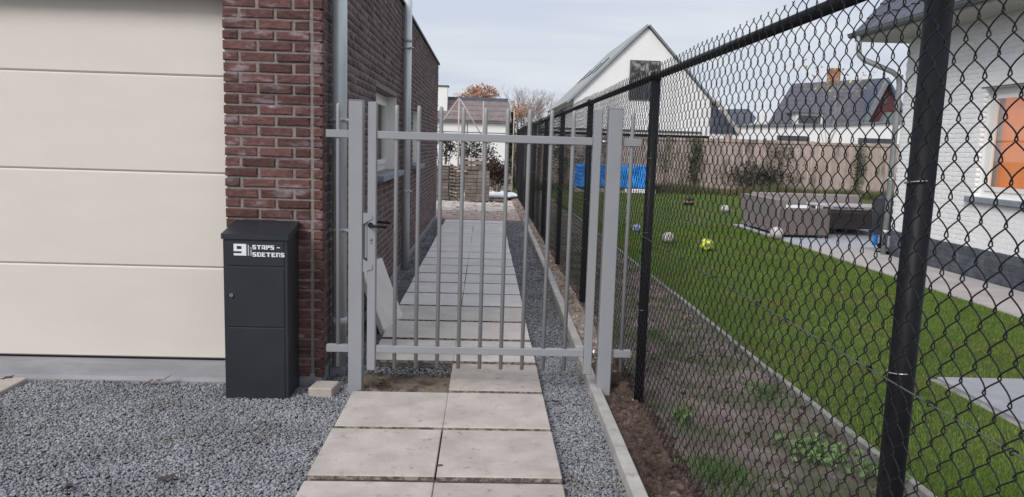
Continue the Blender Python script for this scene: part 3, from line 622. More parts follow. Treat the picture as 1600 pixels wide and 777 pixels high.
# loose paver, leaning slab, small litter
q = MB().cbox(-.078, .078, -.075, .075, -.033, .033, .006); o = q.build('paver_block', M['slab']); o.location = (-.995, 4.80, -.018); o.rotation_euler = (R_(2), R_(-2), R_(-9)); tag(o, 'small pale concrete block lying on gravel between mailbox and gate', 'paver')
q = MB().cbox(-.024, .024, -.30, .30, 0, .60, .005); o = q.build('leaning_slab', M['slabfar']); o.location = (-.775, 6.63, -.045); o.rotation_euler = (0, R_(-21), R_(-9)); tag(o, 'pale concrete slab leaning against the brick wall behind the gate', 'slab')
q = MB().cbox(-3.9, -2.93, 4.56, 4.93, -.1, -.018, .006); b = q.build('driveway_slab', M['slab']); tag(b, 'beige slab corner in the gravel below the garage door at far left', 'slab')
def leaf_obj(label, x, y, z, s, mt, rz=0.0):
    b = MB(); nn = 9; V = []
    for k in range(nn):
        a = 2*math.pi*k/nn; r = s*(1 if k % 2 == 0 else .45)*random.uniform(.8, 1.1); V.append((r*math.cos(a), r*math.sin(a)*.6, .3*s*abs(math.cos(a))))
    b.add([(0, 0, .1*s)] + V, [(0, 1 + k, 1 + (k + 1) % nn) for k in range(nn)]); b.add([(0, 0, .1*s - .001)] + [(x_, y_, z_ - .001) for x_, y_, z_ in V], [(0, 1 + (k + 1) % nn, 1 + k) for k in range(nn)])
    o = b.build('fallen_leaf', mt); o.location = (x, y, z); o.rotation_euler = (random.uniform(-.3, .3), random.uniform(-.3, .3), rz); tag(o, label, 'leaf'); return o
leaf_obj('curled brown leaf on gravel against the garage threshold', -2.05, 4.90, -.012, .065, M['leafred'], .3)
leaf_obj('small dry leaf beside the curled one at the threshold', -2.14, 4.89, -.025, .04, M['leafred'], 1.3)
leaf_obj('brown leaf bit by the threshold at far left', -3.05, 4.90, -.022, .045, M['darkleaf'], .8)
leaf_obj('dark rotten leaf lying in the gravel, bottom left', -1.453, 3.46, -.022, .060, M['darkleaf'], .2)
leaf_obj('dark leaf scrap at the bottom edge of the gravel', -1.835, 3.345, -.022, .055, M['darkleaf'], 2.)
leaf_obj('tiny red leaf on the joint between the two nearest slabs', -.19, 3.60, .004, .022, M['leafred'], .5)
leaf_obj('dark leaf in the gravel beside the left edge of the path', -.835, 3.79, -.02, .035, M['darkleaf'], 1.5)
leaf_obj('dark clump of leaves in the gravel right of the path', .47, 4.62, -.015, .05, M['darkleaf'], 1.)

# ================================================================== CHAIN LINK FENCE
MXX = .982; DW, DH = .0730, .0810; FZ0, FZ1 = .0, 2.053
fence = thing('chain_link_fence', 'black chain link fence with round posts and top rail along the soil strip', 'fence', (1.02, 12, 0))
PY = [-1.10, 1.775, 4.735, 7.66, 10.38, 13.25, 16.1, 19.0, 21.9, 24.8]
for y in PY:
    b = MB().tube([(1.024, y, -.2), (1.024, y, 1.995)], .0305, 28); pst = b.build('post', M['black'], fence)
    MB().tube([(1.024, y, 1.99), (1.024, y, 2.03), (1.024, y, 2.040)], [.034, .034, .022], 24).build('post_cap', M['black'], pst)
for a, b2 in zip(PY, PY[1:]):
    MB().tube([(1.024, a + .001, 2.012), (1.024, b2 - .001, 2.012)], .0215, 20).build('top_rail', M['black'], fence)
MB().tube([(.974, -1.1, 1.043), (.974, 24.8, 1.043)], .0021, 6).build('tension_wire', M['tension'], fence)
tw = MB()
for k in range(90):
    y = 1.30 + k*.265
    tw.tube([(.974 + .006*math.cos(a), y + .0015*a, 1.043 + .006*math.sin(a)) for a in np.linspace(0, 9, 14)], .0016, 5)
tw.build('wire_clip', M['wire'], fence)['kind'] = 'stuff'
ties = MB()
for y in PY[1:5]:
    for z in (.55, 1.04, 1.5):
        ties.tube([(1.024 + .036*math.cos(a), y + .036*math.sin(a), z + .004*a) for a in np.linspace(math.pi*.55, math.pi*1.45, 9)], .0017, 5)
ties.build('wire_tie', M['steel'], fence)['kind'] = 'stuff'
def mesh_section(y0, y1, per_leg, sides, r):
    nw = int(round((y1 - y0)/(DW/2))); legs = int((FZ1 - FZ0)/(DH/2)); ns = legs*per_leg + 1
    t = np.arange(ns)/per_leg                                  # in legs
    tri = 2*np.abs((t % 2) - 1) - 1; sn = np.cos(np.pi*t); bw = np.where(t < .9, .05, .20); wv = ((1 - bw)*tri + bw*sn) if per_leg > 2 else tri
    V_ = []; F_ = []; base = 0; e = .0055 if per_leg > 2 else .0015
    zz = np.concatenate([[FZ1 + .009, FZ1 + .004], FZ1 - t*DH/2]); ns += 2
    ang = 2*np.pi*np.arange(sides)/sides
    for i in range(nw):
        ph = 1 if i % 2 == 0 else -1
        yc = y0 + (i + .5)*DW/2; y = yc + ph*wv*(DW/4 + e); y = np.concatenate([[y[0] + ph*.003, y[0] - ph*.004], y])
        x = MXX + .0060*np.sin(np.pi*np.concatenate([[0, 0], t]))*ph*(1 if per_leg > 1 else 0) + rng.normal()*.0006
        x = x + .006*math.sin(yc*3.1) + .004*np.sin(zz*4 + yc)
        yy = y + .003*math.sin(yc*5.3) + .0035*np.sin(zz*2.1 + yc*1.3); P = np.stack([x, yy, zz + .002*math.sin(yc*9.1)], 1)
        T = np.gradient(P, axis=0); T /= np.linalg.norm(T, axis=1)[:, None]
        A_ = np.cross(T, np.array([1., 0, 0])); A_ /= np.linalg.norm(A_, axis=1)[:, None]; B_ = np.cross(T, A_)
        ring = P[:, None] + r*(np.cos(ang)[None, :, None]*A_[:, None] + np.sin(ang)[None, :, None]*B_[:, None])
        idx = np.arange(ns*sides).reshape(ns, sides) + base; nx_ = np.roll(idx, -1, 1)
        F_.append(np.stack([idx[:-1], nx_[:-1], nx_[1:], idx[1:]], -1).reshape(-1, 4)); V_.append(ring.reshape(-1, 3)); base += ns*sides
        if i % 2 == 0:                                          # twisted barb ends above the rail
            pass
    V = np.concatenate(V_); F = np.concatenate(F_); me = arr_mesh('wire_mesh', V, F); me.polygons.foreach_set('use_smooth', np.ones(len(F), bool))
    return link('wire_mesh', me, fence, M['wire'])
mesh_section(-1.10, .60, 1, 3, .0019); mesh_section(.60, 4.735, 7, 5, .0017); mesh_section(4.735, 7.66, 4, 4, .0018); mesh_section(7.66, 10.38, 3, 3, .0018); mesh_section(10.38, 24.8, 1, 3, .0018)
# ================================================================== THINGS ON THE LAWN
def ball(label, x, y, r, m1, m2, seed):
    bm = bmesh.new(); bmesh.ops.create_icosphere(bm, subdivisions=4, radius=r)
    ico = bmesh.new(); bmesh.ops.create_icosphere(ico, subdivisions=1, radius=1); cs = [v.co.normalized() for v in ico.verts]; ico.free()
    rot = Matrix.Rotation(seed, 3, 'X') @ Matrix.Rotation(seed*1.7, 3, 'Z'); cs = [rot @ c for c in cs]
    for v in bm.verts:
        d = v.co.normalized(); a = sorted([d.angle(c) for c in cs])
        if abs(a[0] - .36) < .03 or (a[0] > .36 and abs(a[1] - a[0]) < .05): v.co = v.co*.985
    for f in bm.faces:
        f.smooth = True; d = f.calc_center_median().normalized(); f.material_index = 1 if min(d.angle(c) for c in cs) < .35 else 0
    me = D.meshes.new('football'); bm.to_mesh(me); bm.free(); o = link('football', me, None, [m1, m2]); o.location = (x, y, r - .012); return tag(o, label, 'football', 'balls lying on the lawn')
ball('neon yellow football with dark patches on the lawn', 3.56, 12.02, .105, M['bally'], M['ballp'], .4)
ball('white football on the lawn left of the yellow one', 3.15, 12.92, .10, M['ballw'], M['ballg'], 1.1)
ball('pale football on the lawn in front of the left end of the wicker sofa', 6.25, 19.7, .11, M['ballw'], M['ballg'], 2.)
ball('greyish football at the terrace edge against the wicker sofa', 5.42, 13.95, .12, M['ballw'], M['ballw'], .8)
ball('small blue and white ball on the lawn behind the right gate post', 2.92, 14.5, .085, M['bluetoy'], M['ballw'], 1.9)
t = thing('toy_car', 'small dark and reddish toy far out on the lawn', 'toy', (5.9, 22.1, 0))
MB().cbox(5.78, 6.05, 22.0, 22.18, .03, .13, .03).build('toy_body', M['redtoy'], t); MB().cbox(5.86, 6.04, 22.02, 22.16, .128, .24, .04).build('toy_cab', M['darkfab'], t)
for x, y in ((5.84, 21.995), (5.99, 21.995), (5.84, 22.185), (5.99, 22.185)): MB().tube([(x, y - .012, .045), (x, y + .012, .045)], .045, 14).build('wheel', M['black'], t)
# blue sheeting bundle
t = thing('sheeted_stack', 'bright blue plastic sheeting over a stack by the far garden wall', 'tarpaulin', (4.7, 27.5, 0))
def drape(x, y):
    return .98 + .03*nz(x, y, 3, 2)
bm = bmesh.new(); bmesh.ops.create_grid(bm, x_segments=50, y_segments=26, size=1)
bmesh.ops.delete(bm, geom=[], context='VERTS')
for v in bm.verts:
    u, w_ = v.co.x, v.co.y; X = 4.62 + u*1.42; 
    if w_ < 0: Y = 27.35; Z = .98 + w_*.78; Y += .05*nz(X, Z, 3.3, 1) + .05*math.sin(X*14)*(-w_)
    else: Y = 27.35 + w_*.9; Z = .98 + .03*nz(X, Y, 3, 4)
    v.co = Vector((X, Y, Z + .025*nz(X, Y, 2.5, 8)))
for f in bm.faces: f.smooth = True
me = D.meshes.new('blue_sheet'); bm.to_mesh(me); bm.free(); link('blue_sheet', me, t, M['blue'])
MB().box(3.25, 6.0, 27.45, 28.2, -.02, .93).build('stack', M['palewood'], t); MB().cbox(5.0, 6.1, 27.2, 27.4, .0, .16, .03).build('white_roll', M['bag'], t)

# wicker lounge set on the terrace
sf = thing('wicker_sofa', 'grey brown wicker corner sofa seen from behind at the left end of the terrace', 'sofa', (6.2, 15.6, 0))
def slanted(b, x0, x1, y0, y1, z0, z1, lx=0, ly=0): b.add([(x0, y0, z0), (x1, y0, z0), (x1, y1, z0), (x0, y1, z0), (x0 - lx, y0 - ly, z1), (x1, y0 - ly, z1), (x1, y1, z1), (x0 - lx, y1, z1)], [(0, 3, 2, 1), (4, 5, 6, 7), (0, 1, 5, 4), (1, 2, 6, 5), (2, 3, 7, 6), (3, 0, 4, 7)])
b = MB(); slanted(b, 5.58, 5.72, 14.35, 16.35, .06, .70, .07, 0); b.build('side_back', M['wicker'], sf)
b = MB(); b.cbox(5.73, 8.1, 16.2, 16.36, .06, .74, .03); b.build('backrest', M['wicker'], sf)
b = MB(); b.cbox(5.60, 6.52, 14.19, 14.335, .05, .56, .02); b.build('armrest', M['wicker2'], sf)
b = MB(); b.cbox(5.73, 6.5, 14.35, 16.18, .08, .36, .03); b.cbox(6.51, 8.1, 15.5, 16.18, .08, .36, .03); b.build('seat', M['wicker2'], sf)
b = MB(); b.cbox(5.76, 6.48, 14.38, 16.15, .362, .50, .05); b.cbox(6.50, 8.05, 15.52, 16.15, .362, .50, .05); b.build('cushion', M['cushion'], sf)
for x, y in ((5.62, 14.24), (6.46, 14.24), (5.62, 16.3), (8.0, 16.3), (8.0, 15.55)): MB().box(x, x + .06, y, y + .06, .004, .06).build('foot', M['black'], sf)
tb = thing('lounge_table', 'low pale-topped wicker table between the sofa and the covered grill', 'table', (7.3, 14.5, 0))
MB().cbox(6.35, 8.05, 14.2, 14.95, .60, .635, .008).build('table_top', M['pave2'], tb)
for x, y in ((6.42, 14.24), (7.9, 14.24), (6.42, 14.84), (7.9, 14.84)): MB().cbox(x, x + .085, y, y + .085, .005, .60, .006).build('leg', M['wicker'], tb)
bn = thing('wicker_bench', 'dark wicker bench on the terrace behind the lounge table', 'bench', (7.5, 15.1, 0))
MB().cbox(6.75, 7.95, 15.02, 15.46, .12, .46, .02).build('seat', M['wicker2'], bn)
for x in (6.8, 7.85): MB().box(x, x + .06, 15.05, 15.11, .005, .12).build('foot', M['black'], bn)
MB().cbox(6.8, 7.9, 15.06, 15.42, .461, .52, .02).build('cushion', M['wicker'], bn)
q = MB().cbox(7.05, 7.30, 15.1, 15.3, .52, .58, .02).build('folded_cloth', M['blue']); tag(q, 'blue folded cloth lying on the dark wicker bench', 'cloth')
q = MB().cbox(7.36, 7.62, 15.1, 15.3, .52, .575, .02).build('folded_cloth', M['palewood']); tag(q, 'tan folded cloth lying on the dark wicker bench', 'cloth')
gr = thing('covered_grill', 'grill under a dark cover on the terrace beside the white house corner', 'grill', (6.95, 12.9, 0))
b = MB(); prof = [(6.77, .24), (6.74, .62), (6.77, .86), (6.85, .91), (7.16, .90), (7.22, .66), (7.20, .24)]
b.prism(prof, 1, 12.75, 13.1); b.build('cover', M['darkfab'], gr)
for x in (6.78, 7.12):
    MB().box(x, x + .04, 12.80, 12.84, .06, .29).build('leg', M['black'], gr)
    MB().tube([(x + .02, 12.795, .062), (x + .02, 12.835, .062)], .055, 14).build('wheel', M['black'], gr)
q = MB().tube([(6.32, 12.9, .45), (6.32, 12.9, .62)], .045, 14).build('gas_bottle', M['blue']); q.location = (.68, .5, -.44); tag(q, 'small blue bottle standing beside the covered grill', 'bottle')

# ================================================================== WHITE BRICK HOUSE ON THE RIGHT
WX, WY1, EZ = 6.53, 12.05, 3.44
wh = thing('white_brick_house', 'white brick house with dark plinth and tiled roof on the right behind the fence', 'house', (9, 6, 0))
WW = (7.6, 10.06, 1.085, 2.50)
b = MB()
for (y0, y1, z0, z1) in ((-2, WW[0], -.1, EZ), (WW[1], WY1 - .012, -.1, EZ), (WW[0], WW[1], -.1, WW[2]), (WW[0], WW[1], WW[3], EZ)): b.box(WX + .0035, WX + .32, y0, y1, z0, z1)
b.box(WX + .32, 13, WY1 - .32, WY1 - .012, -.1, EZ); b.box(WX + .32, 13, -2, -1.7, -.1, EZ); b.box(12.7, 13, -1.7, WY1 - .32, -.1, EZ); b.build('wall', M['whitemortar'], wh)
sb = [t for t in courses(-2, WY1, .02, EZ, [WW]) if True]
white_ = [t for t in sb if t[1] > .395]; pln = [t for t in sb if t[1] <= .395]
white_.sort(key=lambda t: abs(t[0] - 8.4) + (0 if t[1] < 2.9 else 3))
def smoothed(wq, mt, nm):
    L_ = brick_data(wq + .013, mt, nm, BH + .010, 4); o2 = []
    for me, V, F in L_:
        V = V.copy(); V[4:, 1] *= .07
        for v, c in zip(me.vertices, V): v.co = c
        o2.append((me, V, F))
    return o2
def place_neg(lst, mt, key, cap, nm):
    V_ = []; F_ = []; base = 0; n = 0; pw = wloc(wh)
    for (u, z, wd) in lst:
        wq = round(wd, 2) if wd < BL - .004 else BL; kk = (key, wq)
        if kk not in cache: cache[kk] = smoothed(wq, mt, nm)
        me, V, F = random.choice(cache[kk])
        if n < cap:
            o = D.objects.new(nm, me); COL.objects.link(o); o.parent = wh; o.location = Vector((WX, u, z)) - pw; o.rotation_euler = (0, 0, -math.pi/2); n += 1
        else:
            V_.append(np.stack([V[:, 1] + WX, -V[:, 0] + u, V[:, 2] + z], 1)); F_.append(np.array(F) + base); base += len(V)
    o = link(nm + 'work', arr_mesh(nm + 'work', np.concatenate(V_), np.concatenate(F_)), wh, mt); o['kind'] = 'stuff'
place_neg(white_, M['whitebrick'], 'w', 300, 'brick'); place_neg(pln, M['plinth'], 'p', 0, 'plinth_brick')
MB().box(WX + .0012, WX + .0034, -2, WY1 - .013, -.09, .392).build('plinth_joint', M['plinth'], wh)
eb = MB(); eb.box(WX + .02, 12.8, WY1 - .012, WY1, .40, EZ); eb.build('gable_skin', M['whitebrick'], wh)
# window with amber-lit room
y0, y1, z0, z1 = WW; xb = WX + .10; f = MB(); fw = .075
f.box(xb, xb + .06, y1 - fw, y1 - .003, z0, z1); f.box(xb, xb + .06, y0, y0 + fw, z0, z1); f.box(xb + .001, xb + .06, y0 + fw, y1 - fw, z0, z0 + fw); f.box(xb + .001, xb + .06, y0 + fw, y1 - fw, z1 - fw, z1 - .003)
wn = f.build('window', M['pvc'], wh)
s2 = MB(); mid = (y0 + y1)/2
for p, q in ((y0 + fw + .006, mid - .004), (mid + .004, y1 - fw - .006)):
    s2.box(xb - .014, xb + .03, p, p + .06, z0 + fw + .004, z1 - fw - .004); s2.box(xb - .014, xb + .03, q - .06, q, z0 + fw + .004, z1 - fw - .004)
    s2.box(xb - .013, xb + .03, p + .06, q - .06, z0 + fw + .004, z0 + fw + .064); s2.box(xb - .013, xb + .03, p + .06, q - .06, z1 - fw - .064, z1 - fw - .004)
s2.build('sash', M['pvc'], wn)
MB().box(xb + .004, xb + .010, y0 + .12, y1 - .12, z0 + .12, z1 - .12).build('pane', M['glass'], wn)
MB().box(xb + .13, xb + .145, y0 + .01, y1 - .01, z0 + .01, z1 - .01).build('room_wall', M['amber'], wn)
MB().box(xb + .075, xb + .09, y1 - .17, y1 - .02, z0 + .01, z1 - .01).build('curtain', M['greydrape'], wn)
MB().tube([(xb + .075, 9.2, 1.17), (xb + .075, 9.2, 1.30), (xb + .075, 9.2, 1.42)], [.035, .03, .015], 12).build('yellow_object', M['yellow'], wn)  # small yellow object behind the pane, given a faint glow
MB().cbox(WX - .06, WX + .10, y0 - .06, y1 + .10, z0 - .075, z0 - .004, .004).build('sill', M['bluestone'], wn)
MB().box(WX - .006, WX + .10, y0 - .06, y1 + .06, z1 + .001, z1 + .018).build('lintel', M['greytrim'], wn)
rv = MB(); rv.box(WX + .002, WX + .099, y1 + .0005, y1 + .012, z0, z1); rv.build('reveal_board', M['pvc'], wn)
# roof: eaves, soffit, tiles, gutter
PIT = R_(50); EX = 5.98; ex_ridge = 9.7; ty = 12.64
def rz_(x): return 3.545 + (x - EX)*math.tan(PIT)
b = MB(); b.prism([(EX, 3.50), (ex_ridge, rz_(ex_ridge) - .04), (13.4, 3.5), (13.4, 3.44), (ex_ridge, rz_(ex_ridge) - .16), (EX, 3.43)], 1, -2, ty - .02); b.build('roof', M['tile'], wh)
b = MB(); b.prism([(WX + .01, EZ), (ex_ridge, rz_(ex_ridge) - .2), (12.99, EZ)], 1, WY1 - .3, WY1 - .002); b.build('gable', M['whitebrick'], wh)
MB().box(EX - .02, WX + .3, -2, ty - .03, 3.405, 3.428).build('soffit', M['soffit'], wh)
MB().box(EX - .035, EX - .02, -2, ty - .02, 3.405, 3.50).build('fascia', M['soffit'], wh)
gt = MB(); prof = [(EX - .145 + .055*(1 - math.cos(a)), 3.515 - .062*math.sin(a)) for a in np.linspace(0, math.pi, 9)] ; prof2 = [(EX - .090 - .050*math.cos(a), 3.515 - .056*math.sin(a)) for a in np.linspace(math.pi, 0, 9)]
gt.prism(prof + prof2, 1, -2, ty + .02); gt.add([(p, ty + .021, q) for p, q in prof], [tuple(range(9))]); gt.tube([(EX - .147, -2, 3.52), (EX - .147, ty + .02, 3.52)], .009, 8); gt.build('gutter', M['gutter'], wh)
cols = 29; tw_ = .262; rows_ = 10; tl = .335
def tile_mesh():
    n = 10; V = []
    for k in range(n + 1):
        u = k/n; h = .035*math.sin(min(u/.55, 1)*math.pi)*(1 if u < .55 else 0) + (.004 if u >= .55 else 0)
        V += [(u*tw_*1.01, 0, h + .022), (u*tw_*1.01, tl, h), (u*tw_*1.01, 0, h)]
    F = []
    for k in range(n): a = 3*k; F += [(a, a + 3, a + 4, a + 1), (a + 2, a + 5, a + 3, a)]
    me = D.meshes.new('roof_tile'); me.from_pydata(V, [], F); me.update(); me.materials.append(M['tile']); return me
tm = tile_mesh(); nb = 0; Vt = []; Ft = []; base = 0; T0 = np.array([v.co[:] for v in tm.vertices]); Fq = [tuple(p.vertices) for p in tm.polygons]
ruf = D.objects.get('roof')
rfo = [o for o in wh.children if o.name.startswith('roof')][0]
for r in range(rows_):
    for c in range(56):
        s = r*(tl - .03); X = EX - .04 + s*math.cos(PIT); Z = 3.548 - .035 + s*math.sin(PIT); Y = ty - c*tw_
        if r < 5 and c < 24:
            o = D.objects.new('roof_tile', tm); COL.objects.link(o); o.parent = rfo; nb += 1
            # local x -> -Y world, local y -> up slope
            R3 = Matrix(((0, math.cos(PIT), -math.sin(PIT)), (-1, 0, 0), (0, math.sin(PIT), math.cos(PIT)))).to_4x4(); R3.translation = Vector((X, Y, Z)); o.matrix_basis = R3
        else:
            V = np.stack([X + T0[:, 1]*math.cos(PIT) - T0[:, 2]*math.sin(PIT), Y - T0[:, 0], Z + T0[:, 1]*math.sin(PIT) + T0[:, 2]*math.cos(PIT)], 1); Vt.append(V); Ft.append(np.array(Fq) + base); base += len(V)
o = link('roof_tiling', arr_mesh('roof_tiling', np.concatenate(Vt), np.concatenate(Ft)), rfo, M['tile']); o['kind'] = 'stuff'
for o in rfo.children: 
    if o.name.startswith('roof_tile'): pass
dp = MB(); dpts = [(EX - .09, 12.35, 3.46), (EX - .09, 12.35, 3.26), (EX - .07, 12.34, 3.16), (EX - .0, 12.32, 3.09), (WX - .16, 12.16, 2.90), (WX - .07, 12.12, 2.82), (WX - .05, 12.11, 2.70), (WX - .05, 12.11, .0)]
dp = MB().tube(dpts, .042, 16); t = thing('downpipe', 'grey bent downpipe at the corner of the white brick house', 'downpipe', (WX - .05, 12.11, 0)); dp.build('pipe', M['zinc2'], t)
sl = MB(); [sl.tube([(WX - .05, 12.11, z), (WX - .05, 12.11, z + .05)], .046, 16) for z in (2.80, 1.2, .35)]; sl.build('sleeve', M['zinc'], t)['kind'] = 'stuff'

# ================================================================== FAR GARDEN: WALL, HEDGES, YARD
gw = thing('garden_wall', 'weathered pinkish board fence with dark posts closing the far end of the lawn', 'fence', (8, 29, 0))
x = 1.35
while x < 18.5:
    z1 = 2.05 + random.uniform(-.015, .015)
    for k in range(9):
        xa = x + .05 + k*.193; MB().box(xa, xa + .189, 29 + random.uniform(0, .012), 29.04, .0, z1 + random.uniform(-.006, .006)).build('board', M['wallwood'], gw)
    MB().box(x - .045, x + .045, 28.96, 29.08, -.1, z1 + .03).build('post', M['wallwood'] if abs(x - 14.1) > 1 else M['post_dark'], gw)
    MB().box(x + .046, x + 1.79, 28.97, 29.0, 1.94, 2.0).build('rail', M['wallwood'], gw)
    x += 1.84
def ivy(label, cx, cz, rx, rz, n, mt='leaf', y=28.93):
    P = np.stack([cx + rng.normal(size=n)*rx*.5, np.full(n, y) - np.abs(rng.normal(size=n))*.07, cz + rng.normal(size=n)*rz*.5], 1); P = P[(P[:, 2] > 0) & (P[:, 2] < 2.12)]
    V, F = leaves(P, rng.uniform(.05, .11, len(P))); t = thing('ivy', label, 'ivy', (cx, y, 0), 'ivy patches on the far board fence')
    link('foliage', arr_mesh('foliage', V, F), t, M[mt]); MB().tube([(cx, y + .02, 0), (cx + .05, y + .0, cz*.6), (cx - .05, y + .02, min(2, cz + rz*.5))], [.02, .012, .006], 5).build('stem', M['bark'], t)
ivy('tall narrow ivy column on the fence left of the middle, behind the white football', 7.9, 1.3, .35, 1.3, 900)
ivy('thin scattered ivy on the fence boards just right of the second black fence post', 6.75, 1.4, .5, 1.0, 260)
ivy('broad dark shrub-like ivy clump low on the fence above the far football', 10.4, .70, 1.5, .55, 1700, 'hedge')
ivy('thin ivy patch high on the fence under the slate house', 11.2, 1.6, .6, .5, 240)
ivy('dark ivy by the fence post left of the white house corner', 14.2, 1.2, .25, 1.0, 320)
ivy('sparse ivy on the fence left of the blue sheeting', 2.9, 1.2, .8, 1.2, 700)
n = 16000; P = np.stack([rng.uniform(1.3, 18, n), rng.uniform(27.9, 28.95, n), np.zeros(n)], 1); hh = np.array([.28 + .30*max(0, nz(x, 0, .5, 3) + .3) for x in P[:, 0]])
V, F = blades(P, rng.uniform(.4, 1, n)*hh, np.full(n, .012), .6); stuff(link('rough_grass', arr_mesh('rough_grass', V, F), None, M['olive']), 'tall olive rough grass along the foot of the far fence', 'grass')

# hedge and shrubs in front of the white house at the end of the path
def shrub(name, label, cx, cy, z0, r, n, ls, mt, stems=7, clumps=14, grp=None, leafstems=M['bark']):
    t = thing(name, label, 'shrub', (cx, cy, 0), grp)
    P = blob_pts((cx, cy, z0 + r[2]), r, n, clumps=clumps); P = P[P[:, 2] > .02]
    V, F = leaves(P, rng.uniform(.6, 1.3, len(P))*ls); link('foliage', arr_mesh('foliage', V, F), t, mt)
    b = MB()
    for k in range(stems):
        a = random.uniform(-1, 1)*r[0]*.8; b.tube([(cx + a*.3, cy, -.05), (cx + a*.7, cy + random.uniform(-.1, .1), z0 + r[2]*.6), (cx + a, cy, z0 + r[2]*random.uniform(1.3, 1.9))], [.022, .014, .005], 4)
    b.build('stem', leafstems, t); return t
xs_ = [-3.9, -3.0, -2.2, -1.5, -.8, -.15]
words = ['at the far left', 'behind the left paver stack', 'left of the tall pole', 'right of the tall pole', 'above the main paver stack', 'right of the main paver stack']
for x, wd in zip(xs_, words): shrub('hedge_shrub', 'sparse dark-leaved hedge shrub against the white house, ' + wd, x, 27.2, 1.0, (.50, .35, .42), 560, .085, M['hedge'], grp='hedge shrubs at the end of the yard')
for x, wd in zip((-3.4, -2.4, -1.4, -.5), ('leftmost', 'second from left', 'third from left', 'rightmost')): shrub('low_shrub', 'low rust-brown shrub below the dark hedge, ' + wd, x, 26.6, .45, (.62, .3, .22), 800, .08, M['rust'], stems=3, grp='rust brown low shrubs')
for x, wd in zip((-3.2, -1.9, -.8), ('left', 'middle', 'right')): shrub('low_shrub', 'olive green low growth behind the paver stacks, ' + wd, x, 26.0, .0, (.75, .25, .32), 900, .08, M['olive'], stems=2, grp='olive low shrubs')
shrub('brown_shrub', 'tall brown-leaved shrub beside the main paver stack', .40, 25.6, .0, (.46, .35, .66), 2800, .085, M['brownleaf'], stems=12)
shrub('ivy_covered_tree', 'ivy-covered tree trunk at the far end of the mesh fence', 1.02, 25.9, .0, (.17, .17, 1.05), 1400, .08, M['olive'], stems=4)
shrub('green_shrub', 'small green shrub at the foot of the mesh fence far end', .93, 23.4, -.05, (.12, .35, .14), 260, .05, M['green'], stems=2)
# paver stacks
def paver_stack(name, label, x0, y0, nx, nz_, bw, bd, bh, gap=.0, stag=0.0, plank=False):
    t = thing(name, label, 'paver stack', (x0 + nx*bw/2, y0, 0))
    for k in range(nz_):
        for i in range(nx):
            dx = random.uniform(-stag, stag); z = .02 + k*(bh + gap)
            MB().cbox(x0 + i*bw + dx + .004, x0 + (i + 1)*bw + dx - .004, y0 + random.uniform(-.02, .02), y0 + bd, z, z + bh - .006, .008).build('paver', M['paver'], t)
            if gap and i == 0: MB().box(x0 + nx*bw - .06, x0 + nx*bw, y0 + .05, y0 + bd - .02, z + bh - .006, z + bh + gap).build('spacer', M['post_dark'], t)
            if gap and i == 0: MB().box(x0, x0 + .07, y0 + .05, y0 + bd - .02, z + bh - .006, z + bh + gap).build('spacer', M['post_dark'], t)
    if plank: MB().cbox(x0 - .02, x0 + nx*bw + .02, y0 - .03, y0 + bd, .02 + nz_*(bh + gap) + .001, .05 + nz_*(bh + gap), .004).build('plank', M['palewood'], t)
    return t
paver_stack('paver_stack', 'main tall stack of grey brown pavers in the sand yard', -.555, 21.3, 2, 8, .345, .6, .102, plank=False)
t = paver_stack('paver_stack', 'smaller loose pavers piled on top of the main stack', -.56, 21.36, 3, 2, .185, .5, .11, gap=.03, plank=True)
t.location.z += .845
paver_stack('paver_stack', 'left stack of spaced grey slabs beside the brick house end', -.98, 21.6, 2, 10, .16, .5, .060, gap=.036, stag=.01)
paver_stack('paver_stack', 'stack of pavers at far left next to the brick wall, partly hidden', -1.42, 21.7, 2, 10, .21, .5, .092, stag=.02, plank=True)
q = MB().cbox(.12, .55, 21.45, 21.75, .0, .05, .01).build('loose_slab', M['paver']); tag(q, 'flat slab lying on sand right of the main paver stack', 'slab')
q = MB().cbox(-.78, -.50, 21.2, 21.4, .80, .84, .01).build('loose_slab', M['palewood']); q.location.z = 0.0; tag(q, 'pale board resting on the left paver stack', 'board')
bm = bmesh.new(); bmesh.ops.create_icosphere(bm, subdivisions=4, radius=1)
for v in bm.verts: v.co = Vector((.52 + v.co.x*.52, 23.2 + v.co.y*.6, .07 + v.co.z*.09 + .06*nz(v.co.x*3, v.co.y*3, 1, 3)*(1 if v.co.z > 0 else 0)))
for f in bm.faces: f.smooth = True
me = D.meshes.new('plastic_sheet'); bm.to_mesh(me); bm.free(); tag(link('plastic_sheet', me, None, M['bag']), 'crumpled white plastic sheet on sand right of the main paver stack', 'plastic sheet')
# pole frame
pf = thing('tripod', 'tall tripod of bleached poles rising behind the paver stacks', 'pole frame', (-.86, 24.3, 0))
for a, b_, r in (((-.86, 24.3, 0), (-.86, 24.3, 2.98), .022), ((-.88, 24.3, 2.95), (-1.62, 24.2, 1.85), .018), ((-.83, 24.32, 2.95), (.02, 24.4, 1.60), .018), ((-1.09, 24.27, 2.57), (-.66, 24.33, 2.57), .012)): MB().tube([a, b_], r, 7).build('pole', M['polewood'], pf)
for x, zt, ttl in ((-.10, 2.9, 'thin bleached pole standing right of the tripod frame'), (.86, 2.66, 'thin pale pole standing at the far end of the mesh fence')):
    tag(MB().tube([(x, 24.3, 0), (x, 24.3, zt)], .016, 7).build('pole', M['polewood']), ttl, 'pole')
wf = thing('wire_fence', 'low dark wire fence with thin rails in front of the white house behind the yard', 'fence', (-1, 29, 0))
for z in (2.0, 2.35): MB().tube([(-5, 29, z), (1.2, 29, z)], .018 if z < 2.1 else .008, 6).build('rail', M['post_dark'], wf)
for x in (-4.5, -2.6, -.7, 1.15): MB().tube([(x, 29, 0), (x, 29, 2.35)], .02, 6).build('post', M['post_dark'], wf)

